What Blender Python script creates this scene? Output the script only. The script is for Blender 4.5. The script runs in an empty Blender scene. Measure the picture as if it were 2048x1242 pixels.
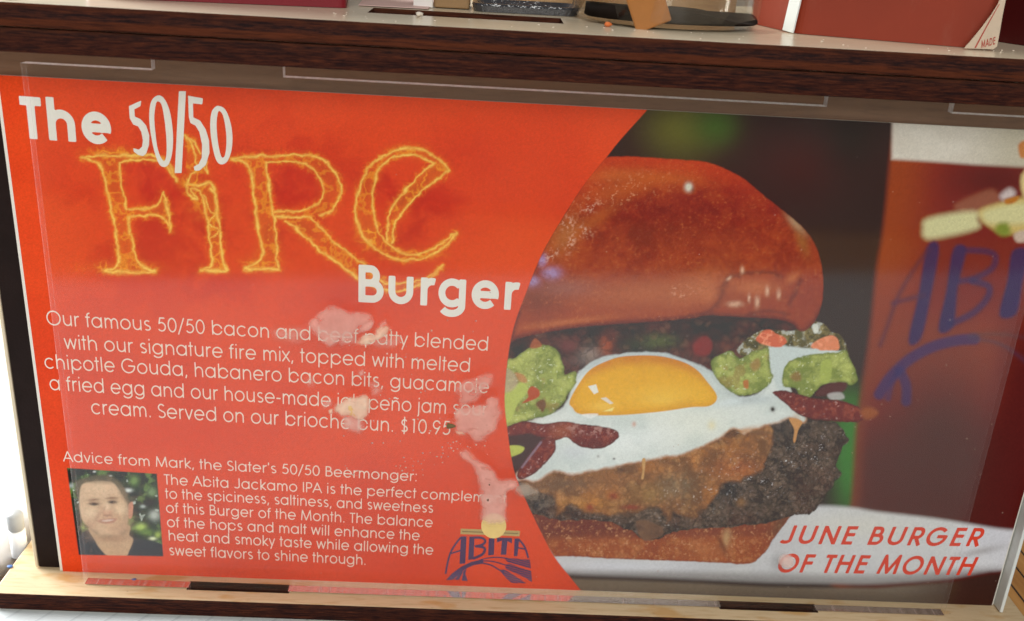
import bpy, bmesh, math, random
import numpy as np
from mathutils import Euler, Matrix, Vector

# ------------------------------------------------------------------ camera, world, lamps, exposure
sc = bpy.context.scene
COL = sc.collection
CAM_ROT = (1.1931222, -0.0560127, -0.01510298)
CAM_LOC = (0.11976718, -0.25055015, 0.18950636)
FPX = 2000.0                                    # focal length in photo pixels (photo 2048 x 1242)
cam_d = bpy.data.cameras.new('camera'); cam = bpy.data.objects.new('camera', cam_d); COL.objects.link(cam)
cam.location = CAM_LOC; cam.rotation_euler = CAM_ROT
cam_d.sensor_width = 36.0; cam_d.lens = 36.0*FPX/2048.0
cam_d.clip_start = 0.01; cam_d.clip_end = 50
cam_d.dof.use_dof = True; cam_d.dof.focus_distance = 0.272; cam_d.dof.aperture_fstop = 18.0
sc.camera = cam
sc.view_settings.view_transform = 'Standard'; sc.view_settings.look = 'None'
sc.view_settings.exposure = 0.0; sc.view_settings.gamma = 1.0; sc.view_settings.use_curve_mapping = False
w = bpy.data.worlds.new('World'); sc.world = w; w.use_nodes = True
w.node_tree.nodes['Background'].inputs[0].default_value = (0.95, 0.90, 0.84, 1)
w.node_tree.nodes['Background'].inputs[1].default_value = 0.16

def area(name, loc, target, size, power, color, size_y=None):
    l = bpy.data.lights.new(name, 'AREA'); l.energy = power; l.color = color
    l.shape = 'RECTANGLE'; l.size = size; l.size_y = size_y or size
    o = bpy.data.objects.new(name, l); COL.objects.link(o); o.location = loc
    d = Vector(target)-Vector(loc); o.rotation_euler = d.to_track_quat('-Z', 'Y').to_euler()
    return o
area('ceiling_lamp', (0.16, -1.05, 0.85), (0.13, 0.0, 0.06), 0.7, 12.3, (0.99, 0.98, 0.95))
area('window_light', (-0.95, 0.42, 0.50), (-0.03, 0.06, 0.08), 0.8, 58, (0.95, 0.98, 1.0))
sc.cycles.max_bounces = 10; sc.cycles.transparent_max_bounces = 24; sc.cycles.glossy_bounces = 5
sc.cycles.sample_clamp_indirect = 4.0

# ------------------------------------------------------------------ helpers
rng = np.random.RandomState(7)
ROT = np.array(Euler(CAM_ROT).to_matrix()); LOC = np.array(CAM_LOC)
def on_plane(x, y, axis, val):
    """point of the plane (axis=val) that the photo shows at pixel x, y"""
    x = np.asarray(x, float); y = np.asarray(y, float)
    d = np.stack([(x-1024)/FPX, -(y-621)/FPX, -np.ones_like(x)], -1) @ ROT.T
    t = (val-LOC[axis])/d[..., axis]
    return LOC + t[..., None]*d
def to_px(P):
    q = (P-LOC) @ ROT
    return 1024+FPX*q[..., 0]/-q[..., 2], 621-FPX*q[..., 1]/-q[..., 2]
def card(x, y):
    P = on_plane(x, y, 1, 0.0); return np.stack([P[..., 0], P[..., 2]], -1)

def lin(c):
    c = np.asarray(c, float)/255.0
    return np.where(c <= 0.04045, c/12.92, ((c+0.055)/1.055)**2.4)

def link(name, me, parent=None, mats=()):
    o = bpy.data.objects.new(name, me); COL.objects.link(o)
    for m in mats: me.materials.append(m)
    if parent is not None: o.parent = parent
    return o
def empty(name, loc=(0, 0, 0)):
    o = bpy.data.objects.new(name, None); COL.objects.link(o); o.location = loc
    o.empty_display_size = 0.01
    return o
def tag(o, label=None, cat=None, group=None, kind=None):
    if label: o['label'] = label
    if cat: o['category'] = cat
    if group: o['group'] = group
    if kind: o['kind'] = kind
    return o
def mesh_np(name, V, F, parent=None, mats=(), colors=None, smooth=False):
    """V (n,3); F list of faces or (m,4) array"""
    me = bpy.data.meshes.new(name)
    V = np.asarray(V, np.float32)
    if isinstance(F, np.ndarray):
        me.vertices.add(len(V)); me.vertices.foreach_set('co', V.ravel())
        me.loops.add(F.size); me.loops.foreach_set('vertex_index', F.astype(np.int32).ravel())
        me.polygons.add(len(F)); me.polygons.foreach_set('loop_start', np.arange(0, F.size, F.shape[1], dtype=np.int32))
        me.update(calc_edges=True)
    else:
        me.from_pydata(V.tolist(), [], F)
    if colors is not None:
        a = me.color_attributes.new('ink', 'FLOAT_COLOR', 'POINT')
        c = np.ones((len(V), 4), np.float32); c[:, :colors.shape[1]] = colors
        a.data.foreach_set('color', c.ravel())
    me.validate()
    if smooth:
        me.polygons.foreach_set('use_smooth', np.ones(len(me.polygons), bool))
    return link(name, me, parent, mats)
def bm_obj(name, bm, parent=None, mats=(), smooth=False):
    me = bpy.data.meshes.new(name); bm.normal_update(); bm.to_mesh(me); bm.free()
    if smooth: me.polygons.foreach_set('use_smooth', np.ones(len(me.polygons), bool))
    return link(name, me, parent, mats)
def bm_box(bm, x0, x1, y0, y1, z0, z1):
    v = [bm.verts.new((x, y, z)) for x in (x0, x1) for y in (y0, y1) for z in (z0, z1)]
    for f in ((0, 1, 3, 2), (4, 6, 7, 5), (0, 4, 5, 1), (2, 3, 7, 6), (0, 2, 6, 4), (1, 5, 7, 3)):
        bm.faces.new([v[i] for i in f])
    bmesh.ops.recalc_face_normals(bm, faces=bm.faces[:])
    return bm
def bm_prism(pts, z0, z1, bm=None):
    bm = bm or bmesh.new()
    a = [bm.verts.new((x, y, z0)) for x, y in pts]; b = [bm.verts.new((x, y, z1)) for x, y in pts]
    bm.faces.new(a[::-1]); bm.faces.new(b)
    n = len(pts)
    for i in range(n): bm.faces.new((a[i], a[(i+1) % n], b[(i+1) % n], b[i]))
    bmesh.ops.recalc_face_normals(bm, faces=bm.faces[:])
    return bm
def bevel(bm, wd, seg=2):
    es = [e for e in bm.edges if len(e.link_faces) == 2 and e.calc_face_angle(0) > 0.5]
    bmesh.ops.bevel(bm, geom=es, offset=wd, segments=seg, affect='EDGES', profile=0.5)
    return bm
def round_pts(pts, r, n=5):
    """plan outline with rounded corners"""
    out = []; m = len(pts)
    for i in range(m):
        p = np.array(pts[i], float); a = np.array(pts[i-1], float)-p; b = np.array(pts[(i+1) % m], float)-p
        rr = min(r, np.linalg.norm(a)*.45, np.linalg.norm(b)*.45)
        s = p+a/np.linalg.norm(a)*rr; e = p+b/np.linalg.norm(b)*rr
        for k in range(n+1):
            t = k/n; out.append(tuple((1-t)**2*s+2*t*(1-t)*p+t*t*e))
    return out

# ------------------------------------------------------------------ materials
class NT:
    def __init__(s, name):
        s.m = bpy.data.materials.new(name); s.m.use_nodes = True; s.t = s.m.node_tree
        s.t.nodes.clear(); s.out = s.t.nodes.new('ShaderNodeOutputMaterial')
    def n(s, typ, ins=None, **kw):
        nd = s.t.nodes.new('ShaderNode'+typ)
        for k, v in kw.items(): setattr(nd, k, v)
        for k, v in (ins or {}).items():
            if isinstance(v, bpy.types.NodeSocket): s.t.links.new(v, nd.inputs[k])
            else: nd.inputs[k].default_value = v
        return nd
    def surf(s, sock): s.t.links.new(sock, s.out.inputs[0]); return s.m
    def coord(s, scale, kind='Object'):
        tc = s.n('TexCoord'); mp = s.n('Mapping', {'Vector': tc.outputs[kind], 'Scale': scale})
        return mp.outputs[0]
    def noise(s, vec, scale, detail=4, rough=.6, dist=0.0):
        return s.n('TexNoise', {'Vector': vec, 'Scale': scale, 'Detail': detail, 'Roughness': rough, 'Distortion': dist}).outputs['Fac']
    def ramp(s, fac, stops, interp='LINEAR'):
        r = s.n('ValToRGB', {'Fac': fac}); cr = r.color_ramp; cr.interpolation = interp
        while len(cr.elements) < len(stops): cr.elements.new(0.5)
        for e, (p, c) in zip(cr.elements, stops):
            e.position = p; e.color = (*c, 1) if len(c) == 3 else c
        return r.outputs[0]
    def mix(s, fac, a, b, mode='MIX'):
        m = s.n('Mix', data_type='RGBA', blend_type=mode)
        for i, v in ((0, fac), (6, a), (7, b)):
            if isinstance(v, bpy.types.NodeSocket): s.t.links.new(v, m.inputs[i])
            else: m.inputs[i].default_value = v if i == 0 else (*v, 1)
        return m.outputs[2]
    def bump(s, h, strength=.2, dist=.0003):
        return s.n('Bump', {'Height': h, 'Strength': strength, 'Distance': dist}).outputs[0]
    def principled(s, col, rough=.5, spec=.5, normal=None, **kw):
        p = s.n('BsdfPrincipled')
        for k, v in dict({'Base Color': col, 'Roughness': rough, 'Specular IOR Level': spec}, **kw).items():
            if isinstance(v, bpy.types.NodeSocket): s.t.links.new(v, p.inputs[k])
            else: p.inputs[k].default_value = (*v, 1) if (k.endswith('Color') and len(v) == 3) else v
        if normal: s.t.links.new(normal, p.inputs['Normal'])
        return p.outputs[0]

def m_ply(name='plywood', light=(.60, .45, .27), dark=(.44, .28, .13), rough=.38, stains=True):
    t = NT(name)
    g = t.noise(t.coord((18, 160, 160)), 6, 6, .65, .4)
    c = t.mix(g, dark, light)
    c = t.ramp(g, [(.25, tuple(np.array(dark)*.8+np.array(light)*.2)), (.5, light), (.8, tuple(np.array(light)*1.05))])
    if stains:
        s = t.noise(t.coord((22, 60, 22)), 2.2, 3, .5)
        c = t.mix(t.ramp(s, [(.57, (0, 0, 0)), (.66, (.75,)*3)]), c, (.50, .27, .08))
        sp = t.noise(t.coord((1, 1, 1)), 900, 2, .5)
        c = t.mix(t.ramp(sp, [(.70, (0, 0, 0)), (.76, (.5,)*3)]), c, (.20, .13, .08))
    return t.surf(t.principled(c, rough, .45, t.bump(g, .15, .0002)))
def m_edge(name, z0, z1, stripe=True):
    """laser-scorched plywood edge: dark with a browner glue line along the middle"""
    t = NT(name)
    tc = t.n('TexCoord'); sx = t.n('SeparateXYZ', {0: tc.outputs['Object']})
    wob = t.noise(t.coord((14, 14, 60)), 5, 3, .6)
    z = t.n('MapRange', {'Value': sx.outputs[2], 'From Min': z0, 'From Max': z1}).outputs[0]
    z = t.n('Math', {0: z, 1: t.n('MapRange', {'Value': wob, 'To Min': -.10, 'To Max': .10}).outputs[0]}, operation='ADD').outputs[0]
    if stripe:
        c = t.ramp(z, [(0.0, (.030, .012, .009)), (.10, (.095, .034, .016)), (.33, (.115, .040, .017)), (.43, (.022, .014, .016)), (.66, (.020, .014, .017)), (.80, (.055, .022, .015)), (1.0, (.10, .045, .022))])
    else:
        c = t.ramp(z, [(0.0, (.040, .014, .011)), (.3, (.026, .010, .010)), (.6, (.036, .014, .012)), (.85, (.020, .012, .013)), (1.0, (.045, .022, .014))])
    f = t.noise(t.coord((24, 24, 240)), 7, 6, .75, .3)
    c = t.mix(t.ramp(f, [(.42, (.0,)*3), (.70, (.85,)*3)]), c, (.16, .058, .028))
    f2 = t.noise(t.coord((9, 60, 200)), 9, 5, .7)
    c = t.mix(t.ramp(f2, [(.50, (.0,)*3), (.66, (.8,)*3)]), c, (.012, .009, .012))
    c = t.mix(1.0, c, (.70, .50, .44), 'MULTIPLY')
    return t.surf(t.principled(c, .6, .07, t.bump(f, .5, .0004)))
def m_ink(name, rough=.42, spec=.12):
    t = NT(name)
    a = t.n('VertexColor', layer_name='ink')
    b = t.noise(t.coord((1, 1, 1)), 2500, 2, .5)
    return t.surf(t.principled(a.outputs[0], rough, spec))
def m_plain(name, col, rough=.5, spec=.4, var=.12, scale=60, bump=.0, **kw):
    t = NT(name)
    n = t.noise(t.coord((1, 1, 1)), scale, 5, .6)
    c = t.mix(n, tuple(np.array(col)*(1-var)), tuple(np.minimum(np.array(col)*(1+var), .95)))
    nb = t.bump(t.noise(t.coord((1, 1, 1)), scale*12, 3), bump, .0003) if bump else None
    return t.surf(t.principled(c, rough, spec, nb, **kw))
def m_clear(name, dust=.02, tint=(.99, .995, .985), ior=1.49, refl=.6):
    t = NT(name)
    tr = t.n('BsdfTransparent', {'Color': (*tint, 1)})
    gl = t.n('BsdfGlossy', {'Color': (1, 1, 1, 1), 'Roughness': .075})
    lw = t.n('LayerWeight', {'Blend': .5}); k5 = t.n('Math', {0: lw.outputs['Facing'], 1: 5.0}, operation='POWER')
    r0 = ((ior-1)/(ior+1))**2*refl
    fr = t.n('MapRange', {'Value': k5.outputs[0], 'To Min': r0, 'To Max': .95})
    m = t.n('MixShader', {0: fr.outputs[0], 1: tr.outputs[0], 2: gl.outputs[0]})
    if dust:
        d = t.noise(t.coord((1, 1, 1)), 35, 6, .7); d2 = t.noise(t.coord((1, 1, 1)), 700, 3, .6)
        f = t.ramp(d, [(.3, (dust*.4,)*3), (.75, (dust*1.7,)*3)])
        f2 = t.ramp(d2, [(.70, (0,)*3), (.80, (dust*5,)*3)])
        df = t.n('BsdfDiffuse', {'Color': (.8, .78, .74, 1)})
        m = t.n('MixShader', {0: f, 1: m.outputs[0], 2: df.outputs[0]})
    return t.surf(m.outputs[0])
def m_mirror_edge(name):
    t = NT(name)
    gl = t.n('BsdfGlossy', {'Color': (.80, .76, .74, 1), 'Roughness': .12})
    df = t.n('BsdfDiffuse', {'Color': (.55, .42, .38, 1)})
    n = t.noise(t.coord((60, 1, 1)), 12, 4)
    m = t.n('MixShader', {0: t.ramp(n, [(.45, (.12,)*3), (.75, (.6,)*3)]), 1: gl.outputs[0], 2: df.outputs[0]})
    return t.surf(m.outputs[0])
def m_frost(name, a=.95, col=(.78, .72, .70)):
    t = NT(name)
    d1 = t.n('BsdfDiffuse', {'Color': (*col, 1)}); d2 = t.n('BsdfTranslucent', {'Color': (.95, .90, .88, 1)}); df = t.n('MixShader', {0: .6, 1: d1.outputs[0], 2: d2.outputs[0]}); tr = t.n('BsdfTransparent', {})
    n = t.noise(t.coord((60, 60, 60)), 9, 4)
    m = t.n('MixShader', {0: t.ramp(n, [(.3, (a*.6,)*3), (.7, (min(1, a*1.3),)*3)]), 1: tr.outputs[0], 2: df.outputs[0]})
    return t.surf(m.outputs[0])
def m_smear(name):
    t = NT(name)
    a = t.n('VertexColor', layer_name='ink')
    df = t.principled(a.outputs[0], .45, .4)
    tr = t.n('BsdfTransparent', {})
    m = t.n('MixShader', {0: a.outputs[1], 1: tr.outputs[0], 2: df})
    return t.surf(m.outputs[0])

M_PLY = m_ply()
M_SHELF = m_ply('shelf_plywood', (.66, .57, .42), (.56, .46, .32), .22, False)
M_BACK = m_ply('back_plywood', (.28, .148, .082), (.20, .105, .06), .5, False)
M_EDGE_UP = m_edge('scorched_edge_upper', .1590, .1645)
M_EDGE_LOW = m_edge('scorched_edge_lower', .1533, .1588, False)
M_EDGE_BASE = m_edge('scorched_edge_base', -.0055, 0.0, False)
M_EDGE_POST = m_plain('scorched_edge_post', (.014, .007, .006), .6, .1, .5, 120, .3)
M_INK = m_ink('printed_ink')
M_PAPER = m_plain('card_paper', (.74, .70, .63), .6, .3, .05, 200)
M_WHITE_TEXT = m_plain('unprinted_white_lettering', (.77, .75, .70), .45, .35, .05, 900)
M_HAZE_TEXT = m_plain('hazed_white_lettering', (.80, .66, .56), .45, .35, .07, 900)  # white lettering with the cover's pinkish haze put into its colour
M_CLEAR = m_clear('clear_acrylic', .004)
M_CUTEDGE = m_frost('frosted_cut_edge')
M_MIRROR = m_mirror_edge('polished_acrylic_edge')
M_SMEAR = m_smear('dried_food_film')

# ------------------------------------------------------------------ the setting: table and papers
ZT = -0.0062
def m_table():
    t = NT('varnished_table_wood')
    g = t.noise(t.coord((30, 3, 1)), 6, 6, .65, .6)
    c = t.ramp(g, [(.25, (.36, .15, .035)), (.55, (.55, .26, .07)), (.8, (.66, .36, .12))])
    tc = t.n('TexCoord'); sx = t.n('SeparateXYZ', {0: tc.outputs['Object']})
    q = t.n('Math', {0: sx.outputs[0], 1: .0065}, operation='MODULO').outputs[0]
    q = t.n('MapRange', {'Value': t.n('Math', {0: q}, operation='ABSOLUTE').outputs[0], 'From Max': .0065}).outputs[0]
    c = t.mix(t.ramp(q, [(.0, (1,)*3), (.10, (1,)*3), (.13, (0,)*3)]), c, (.02, .012, .008))
    return t.surf(t.principled(c, .25, .5, t.bump(g, .1, .0002)))
bm = bm_prism(round_pts([(-.75, -.43), (.95, -.43), (.95, .9), (-.75, .9)], .04), ZT-.03, ZT)
o = bm_obj('tabletop', bm, None, [m_table()]); tag(o, kind='structure')
bm = bm_box(bmesh.new(), -3, 3, -3, 3, ZT-.74, ZT-.73)
o = bm_obj('floor', bm, None, [m_plain('dark_floor', (.05, .035, .03), .7)]); tag(o, kind='structure')

def m_lined():
    t = NT('faintly_lined_paper')
    tc = t.n('TexCoord'); mp = t.n('Mapping', {'Vector': tc.outputs['Object'], 'Rotation': (0, 0, math.radians(32))})
    sx = t.n('SeparateXYZ', {0: mp.outputs[0]})
    q = t.n('MapRange', {'Value': t.n('Math', {0: t.n('Math', {0: sx.outputs[0], 1: 1.0}, operation='ADD').outputs[0], 1: .0078}, operation='MODULO').outputs[0], 'From Max': .0078}).outputs[0]
    c = t.mix(t.ramp(q, [(0, (.55,)*3), (.06, (.4,)*3), (.14, (0,)*3)]), (.56, .60, .60), (.30, .33, .35))
    n = t.noise(t.coord((1, 1, 1)), 30, 4)
    c = t.mix(.25, c, t.ramp(n, [(.3, (.46, .50, .50)), (.7, (.64, .66, .64))]))
    return t.surf(t.principled(c, .6, .3))
bm = bm_prism([(-.30, -.235), (.62, -.385), (.62, -.0085), (-.30, -.0085)], ZT+.0001, ZT+.0004)
o = bm_obj('paper_placemat', bm, None, [m_lined()])
tag(o, 'white placemat with faint slanted lines lying in front of the wooden caddy', 'placemat')
M_NAPKIN = m_plain('white_napkin_paper', (.86, .86, .85), .7, .2, .03, 90, .2)
bm = bmesh.new()
n = 40
vs = [[bm.verts.new((-.62+.605*i/n, -.0065+.62*j/n, ZT+.0010+.0002*math.sin(i*.7+j*.3))) for j in range(n+1)] for i in range(n+1)]
for i in range(n):
    for j in range(n): bm.faces.new((vs[i][j], vs[i+1][j], vs[i+1][j+1], vs[i][j+1]))
r = bmesh.ops.solidify(bm, geom=bm.faces[:], thickness=.0002)
o = bm_obj('paper_cloth', bm, None, [M_NAPKIN], True)
tag(o, 'bright white paper sheet on the table left of the caddy', 'paper sheet')

# ------------------------------------------------------------------ wooden caddy
caddy = empty('condiment_caddy', (0, 0, 0))
tag(caddy, 'plywood condiment caddy with dark scorched edges holding the burger sign', 'caddy')
def holed_board(x0, x1, y0, y1, z0, z1, holes):
    xs = sorted({x0, x1, *[h[0] for h in holes], *[h[1] for h in holes]})
    ys = sorted({y0, y1, *[h[2] for h in holes], *[h[3] for h in holes]})
    solid = lambda i, j: 0 <= i < len(xs)-1 and 0 <= j < len(ys)-1 and not any(h[0] <= (xs[i]+xs[i+1])/2 <= h[1] and h[2] <= (ys[j]+ys[j+1])/2 <= h[3] for h in holes)
    bm = bmesh.new(); V = {}
    def v(i, j, k):
        if (i, j, k) not in V: V[i, j, k] = bm.verts.new((xs[i], ys[j], (z0, z1)[k]))
        return V[i, j, k]
    for i in range(len(xs)-1):
        for j in range(len(ys)-1):
            if not solid(i, j): continue
            bm.faces.new((v(i, j, 1), v(i+1, j, 1), v(i+1, j+1, 1), v(i, j+1, 1)))
            bm.faces.new((v(i, j, 0), v(i, j+1, 0), v(i+1, j+1, 0), v(i+1, j, 0)))
            for di, dj, a, b in ((0, -1, (i, j), (i+1, j)), (1, 0, (i+1, j), (i+1, j+1)), (0, 1, (i+1, j+1), (i, j+1)), (-1, 0, (i, j+1), (i, j))):
                if not solid(i+di, j+dj): bm.faces.new((v(*a, 0), v(*b, 0), v(*b, 1), v(*a, 1)))
    bmesh.ops.recalc_face_normals(bm, faces=bm.faces[:])
    return bm
def edge_mats(bm, top=0, side=1):
    bm.normal_update()
    for f in bm.faces: f.material_index = top if abs(f.normal.z) > .85 else side
    return bm
def outer_bevel(bm, x0, x1, y0, wd, zsel=None):
    """soften the outer front and end edges"""
    es = []
    for e in bm.edges:
        if len(e.link_faces) != 2 or e.calc_face_angle(0) < .5: continue
        a, b = e.verts
        on = lambda v: abs(v.co.y-y0) < 1e-6 or abs(v.co.x-x0) < 1e-6 or abs(v.co.x-x1) < 1e-6
        if on(a) and on(b): es.append(e)
    bmesh.ops.bevel(bm, geom=es, offset=wd, segments=3, affect='EDGES', profile=.5)
    return bm
ACX0, ACX1, ACF, ACB = .0086, .2648, -.00606, -.0032      # clear cover: ends, front and back face
SLOTS = [(.0383, .0682, ACF-.0006, ACB+.0006), (.1963, .2262, ACF-.0006, ACB+.0006)]
bm = holed_board(-.0160, .2904, -.0115, .105, -.0056, 0, SLOTS)
outer_bevel(bm, -.0160, .2904, -.0115, .0007)
bm_obj('base_board', edge_mats(bm), caddy, [M_PLY, M_EDGE_BASE])
TSL = (.0888, .1382, .0104, .0244)
bm = holed_board(-.0175, .2915, -.0115, .105, .1590, .1645, [TSL, (.0300, .0720, .045, .060)])
outer_bevel(bm, -.0175, .2915, -.0115, .0004)
o = bm_obj('shelf_board', edge_mats(bm), caddy, [M_SHELF, M_EDGE_UP])
bm = holed_board(-.0175, .2915, -.01165, .105, .1533, .1588, [TSL])
outer_bevel(bm, -.0175, .2915, -.01165, .0003)
o = bm_obj('lower_shelf_board', edge_mats(bm, 1), caddy, [M_SHELF, M_EDGE_LOW])
bm = bm_box(bmesh.new(), -.0012, .2765, .0010, .0062, .0002, .1531)
bm_obj('back_panel', bm, caddy, [M_BACK])
for x0 in (-.0076, .2768):
    bm = bm_box(bmesh.new(), x0, x0+.0063, .0012, .098, .0002, .1531)
    bm.normal_update()
    bevel(bm, .0003, 2)
    for f in bm.faces: f.material_index = 1 if f.calc_center_median().y < .003 else 0
    bm_obj('side_panel', bm, caddy, [M_PLY, M_EDGE_POST])

def m_tanwood():
    t = NT('tan_cardboard_wood'); g = t.noise(t.coord((25, 25, 120)), 5, 5, .6, .4)
    return t.surf(t.principled(t.ramp(g, [(.3, (.36, .22, .11)), (.7, (.52, .35, .19))]), .6, .3))
M_TAN = m_tanwood()
bm = bevel(bm_prism([(.1140, .0582), (.1925, .0582), (.1925, .064), (.1140, .064)], .1647, .196), .0004)
o = bm_obj('tan_board', bm, None, [M_TAN]); tag(o, 'tan upright board behind the dark glossy dish on the shelf', 'board')
bm = bevel(bm_prism(round_pts([(.1040, .0330), (.1138, .0330), (.1138, .0460), (.1040, .0460)], .001), .1647, .190), .0004)
o = bm_obj('cardboard_box', bm, None, [m_plain('brown_cardboard', (.30, .185, .09), .7, .2, .25, 150)])
tag(o, 'small brown cardboard box between pinkish paper and the tan board', 'box')

# white sign boards clamped on the two ends of the caddy
bm = bevel(bm_box(bmesh.new(), .2829, .2839, -.0038, .0930, .0003, .1525), .00015, 1)
o = bm_obj('white_board', bm, None, [m_plain('white_board_paper', (.70, .72, .68), .55, .3, .04, 40)])
tag(o, 'plain white board standing upright at the right end of the caddy', 'board')
bm = bevel(bm_box(bmesh.new(), -.0086, -.0077, .0010, .0930, .0003, .1525), .00015, 1)
o = bm_obj('cream_board', bm, None, [m_plain('cream_board_paper', (.66, .56, .40), .6, .3, .06, 80)])
tag(o, 'thin cream board seen edge on along the left post of the caddy', 'board')

# ------------------------------------------------------------------ noise and the painted print
_T = rng.rand(256, 256)
def vnoise(x, y, seed=0):
    x = np.asarray(x, float)+seed*37.7; y = np.asarray(y, float)+seed*91.3
    xi = np.floor(x).astype(int); yi = np.floor(y).astype(int); fx = x-xi; fy = y-yi
    fx = fx*fx*(3-2*fx); fy = fy*fy*(3-2*fy)
    a = _T[xi & 255, yi & 255]; b = _T[(xi+1) & 255, yi & 255]; c = _T[xi & 255, (yi+1) & 255]; d = _T[(xi+1) & 255, (yi+1) & 255]
    return (a*(1-fx)+b*fx)*(1-fy)+(c*(1-fx)+d*fx)*fy
def fbm(x, y, size, seed=0, oct=4, gain=.55):
    s = 0; a = 1; t = 0
    for k in range(oct):
        s = s+a*vnoise(x/size, y/size, seed+k*3); t += a; a *= gain; size *= .5
    return s/t
def worley(x, y, size, seed=0):
    x = np.asarray(x, float)/size+seed*17.3; y = np.asarray(y, float)/size+seed*29.1
    xi = np.floor(x).astype(int); yi = np.floor(y).astype(int); f1 = np.full(x.shape, 9.0); f2 = np.full(x.shape, 9.0); cid = np.zeros(x.shape)
    for dx in (-1, 0, 1):
        for dy in (-1, 0, 1):
            a = xi+dx; b = yi+dy; jx = a+_T[a & 255, b & 255]; jy = b+_T[(a+71) & 255, (b+113) & 255]
            d = np.hypot(x-jx, y-jy); n = d < f1
            f2 = np.where(n, f1, np.minimum(f2, d)); cid = np.where(n, _T[(a+31) & 255, (b+57) & 255], cid); f1 = np.where(n, d, f1)
    return f1, f2, cid
def lumps(C, x, y, size, seed, dark, light, k=1.0):
    '''crumbly relief: rounded pieces with dark gaps, each piece its own tone'''
    wx = x+(fbm(x, y, size*.8, seed+3)-.5)*size*1.1; wy = y+(fbm(x, y, size*.8, seed+7)-.5)*size*1.1
    f1, f2, cid = worley(wx, wy, size, seed)
    C = mx(C, light, sstep(.45, 1, cid)*sstep(.55, .1, f1)*k*.8); C = mx(C, dark, sstep(.55, 0, cid)*.35*k)
    return mx(C, dark, sstep(.22, .02, f2-f1)*k*.8)
def glints(C, x, y, size, seed, col, thr=.72, k=1.0):
    n = fbm(x, y, size, seed, 3, .7); return mx(C, col, sstep(thr, thr+.09, n)*k)
def sstep(a, b, x):
    t = np.clip((x-a)/(b-a), 0, 1); return t*t*(3-2*t)
def catmull(P, sub=4, closed=True):
    P = np.asarray(P, float); n = len(P); out = []
    rngk = range(n) if closed else range(n-1)
    for i in rngk:
        if closed: p0, p1, p2, p3 = P[i-1], P[i], P[(i+1) % n], P[(i+2) % n]
        else: p0, p1, p2, p3 = P[max(i-1, 0)], P[i], P[i+1], P[min(i+2, n-1)]
        for k in range(sub):
            t = k/sub
            out.append(.5*((2*p1)+(-p0+p2)*t+(2*p0-5*p1+4*p2-p3)*t*t+(-p0+3*p1-3*p2+p3)*t**3))
    if not closed: out.append(P[-1])
    return np.array(out)
def seg_dist(x, y, P, closed=False):
    d = np.full(x.shape, 1e9); n = len(P)
    for i in range(n if closed else n-1):
        ax, ay = P[i]; bx, by = P[(i+1) % n]; ux, uy = bx-ax, by-ay; L = ux*ux+uy*uy+1e-12
        t = np.clip(((x-ax)*ux+(y-ay)*uy)/L, 0, 1)
        d = np.minimum(d, (x-ax-t*ux)**2+(y-ay-t*uy)**2)
    return np.sqrt(d)
def poly_sdf(x, y, P):
    d = seg_dist(x, y, P, True); ins = np.zeros(x.shape, bool); n = len(P)
    for i in range(n):
        ax, ay = P[i]; bx, by = P[(i+1) % n]
        if ay == by: continue
        c = ((ay > y) != (by > y)) & (x < (bx-ax)*(y-ay)/(by-ay)+ax); ins ^= c
    return np.where(ins, -d, d)

# raster of the card face, in card space; ink colours are looked up in the photo's own pixels of the print
CW, CH = .2822, .1459
STEP = .00018
nx, nz = int(CW/STEP), int(CH/STEP)
gx = np.linspace(0, CW, nx+1); gz = np.linspace(0, CH, nz+1)
GX, GZ = np.meshgrid(gx, gz)
PX, PY = to_px(np.stack([GX, np.zeros_like(GX), GZ], -1))
INK = np.zeros(GX.shape+(3,)); LAB = np.zeros(GX.shape, int)
LABELS = ['orange_panel']
def lab(name):
    if name not in LABELS: LABELS.append(name)
    return LABELS.index(name)
def window(x0, x1, y0, y1):
    m = (PX >= x0) & (PX <= x1) & (PY >= y0) & (PY <= y1)
    r = np.where(m.any(1))[0]; c = np.where(m.any(0))[0]
    if len(r) == 0 or len(c) == 0: return None
    return slice(r[0], r[-1]+1), slice(c[0], c[-1]+1)
def paint(poly, fn, soft=1.2, label=None, alpha=1.0, smooth=True, rough=0.0, rsize=10, seed=1, clip=None):
    P = catmull(poly) if smooth else np.asarray(poly, float)
    mg = soft*3+rough*2+2
    wsl = window(P[:, 0].min()-mg, P[:, 0].max()+mg, P[:, 1].min()-mg, P[:, 1].max()+mg)
    if wsl is None: return
    x, y = PX[wsl], PY[wsl]
    wx, wy = x, y
    if rough:
        wx = x+(fbm(x, y, rsize, seed+40)-.5)*2*rough; wy = y+(fbm(x, y, rsize, seed+60)-.5)*2*rough
    d = poly_sdf(wx, wy, P)
    a = sstep(soft, -soft, d)*alpha
    if clip is not None: a = a*clip[wsl]
    c = fn(x, y, d) if callable(fn) else np.broadcast_to(lin(fn), x.shape+(3,))
    INK[wsl] = INK[wsl]*(1-a[..., None])+c*a[..., None]
    if label is not None:
        L = LAB[wsl]; L[a > .5] = lab(label)
def G(x, y, cx, cy, rx, ry, ang=0):
    ca, sa = math.cos(math.radians(ang)), math.sin(math.radians(ang))
    u = ((x-cx)*ca+(y-cy)*sa)/rx; v = (-(x-cx)*sa+(y-cy)*ca)/ry
    return np.exp(-(u*u+v*v))
def mx(C, col, a):
    a = np.clip(np.asarray(a), 0, 1)[..., None]; return C*(1-a)+lin(col)*a
def flat(x, col): return np.broadcast_to(lin(col), x.shape+(3,)).copy()

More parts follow.
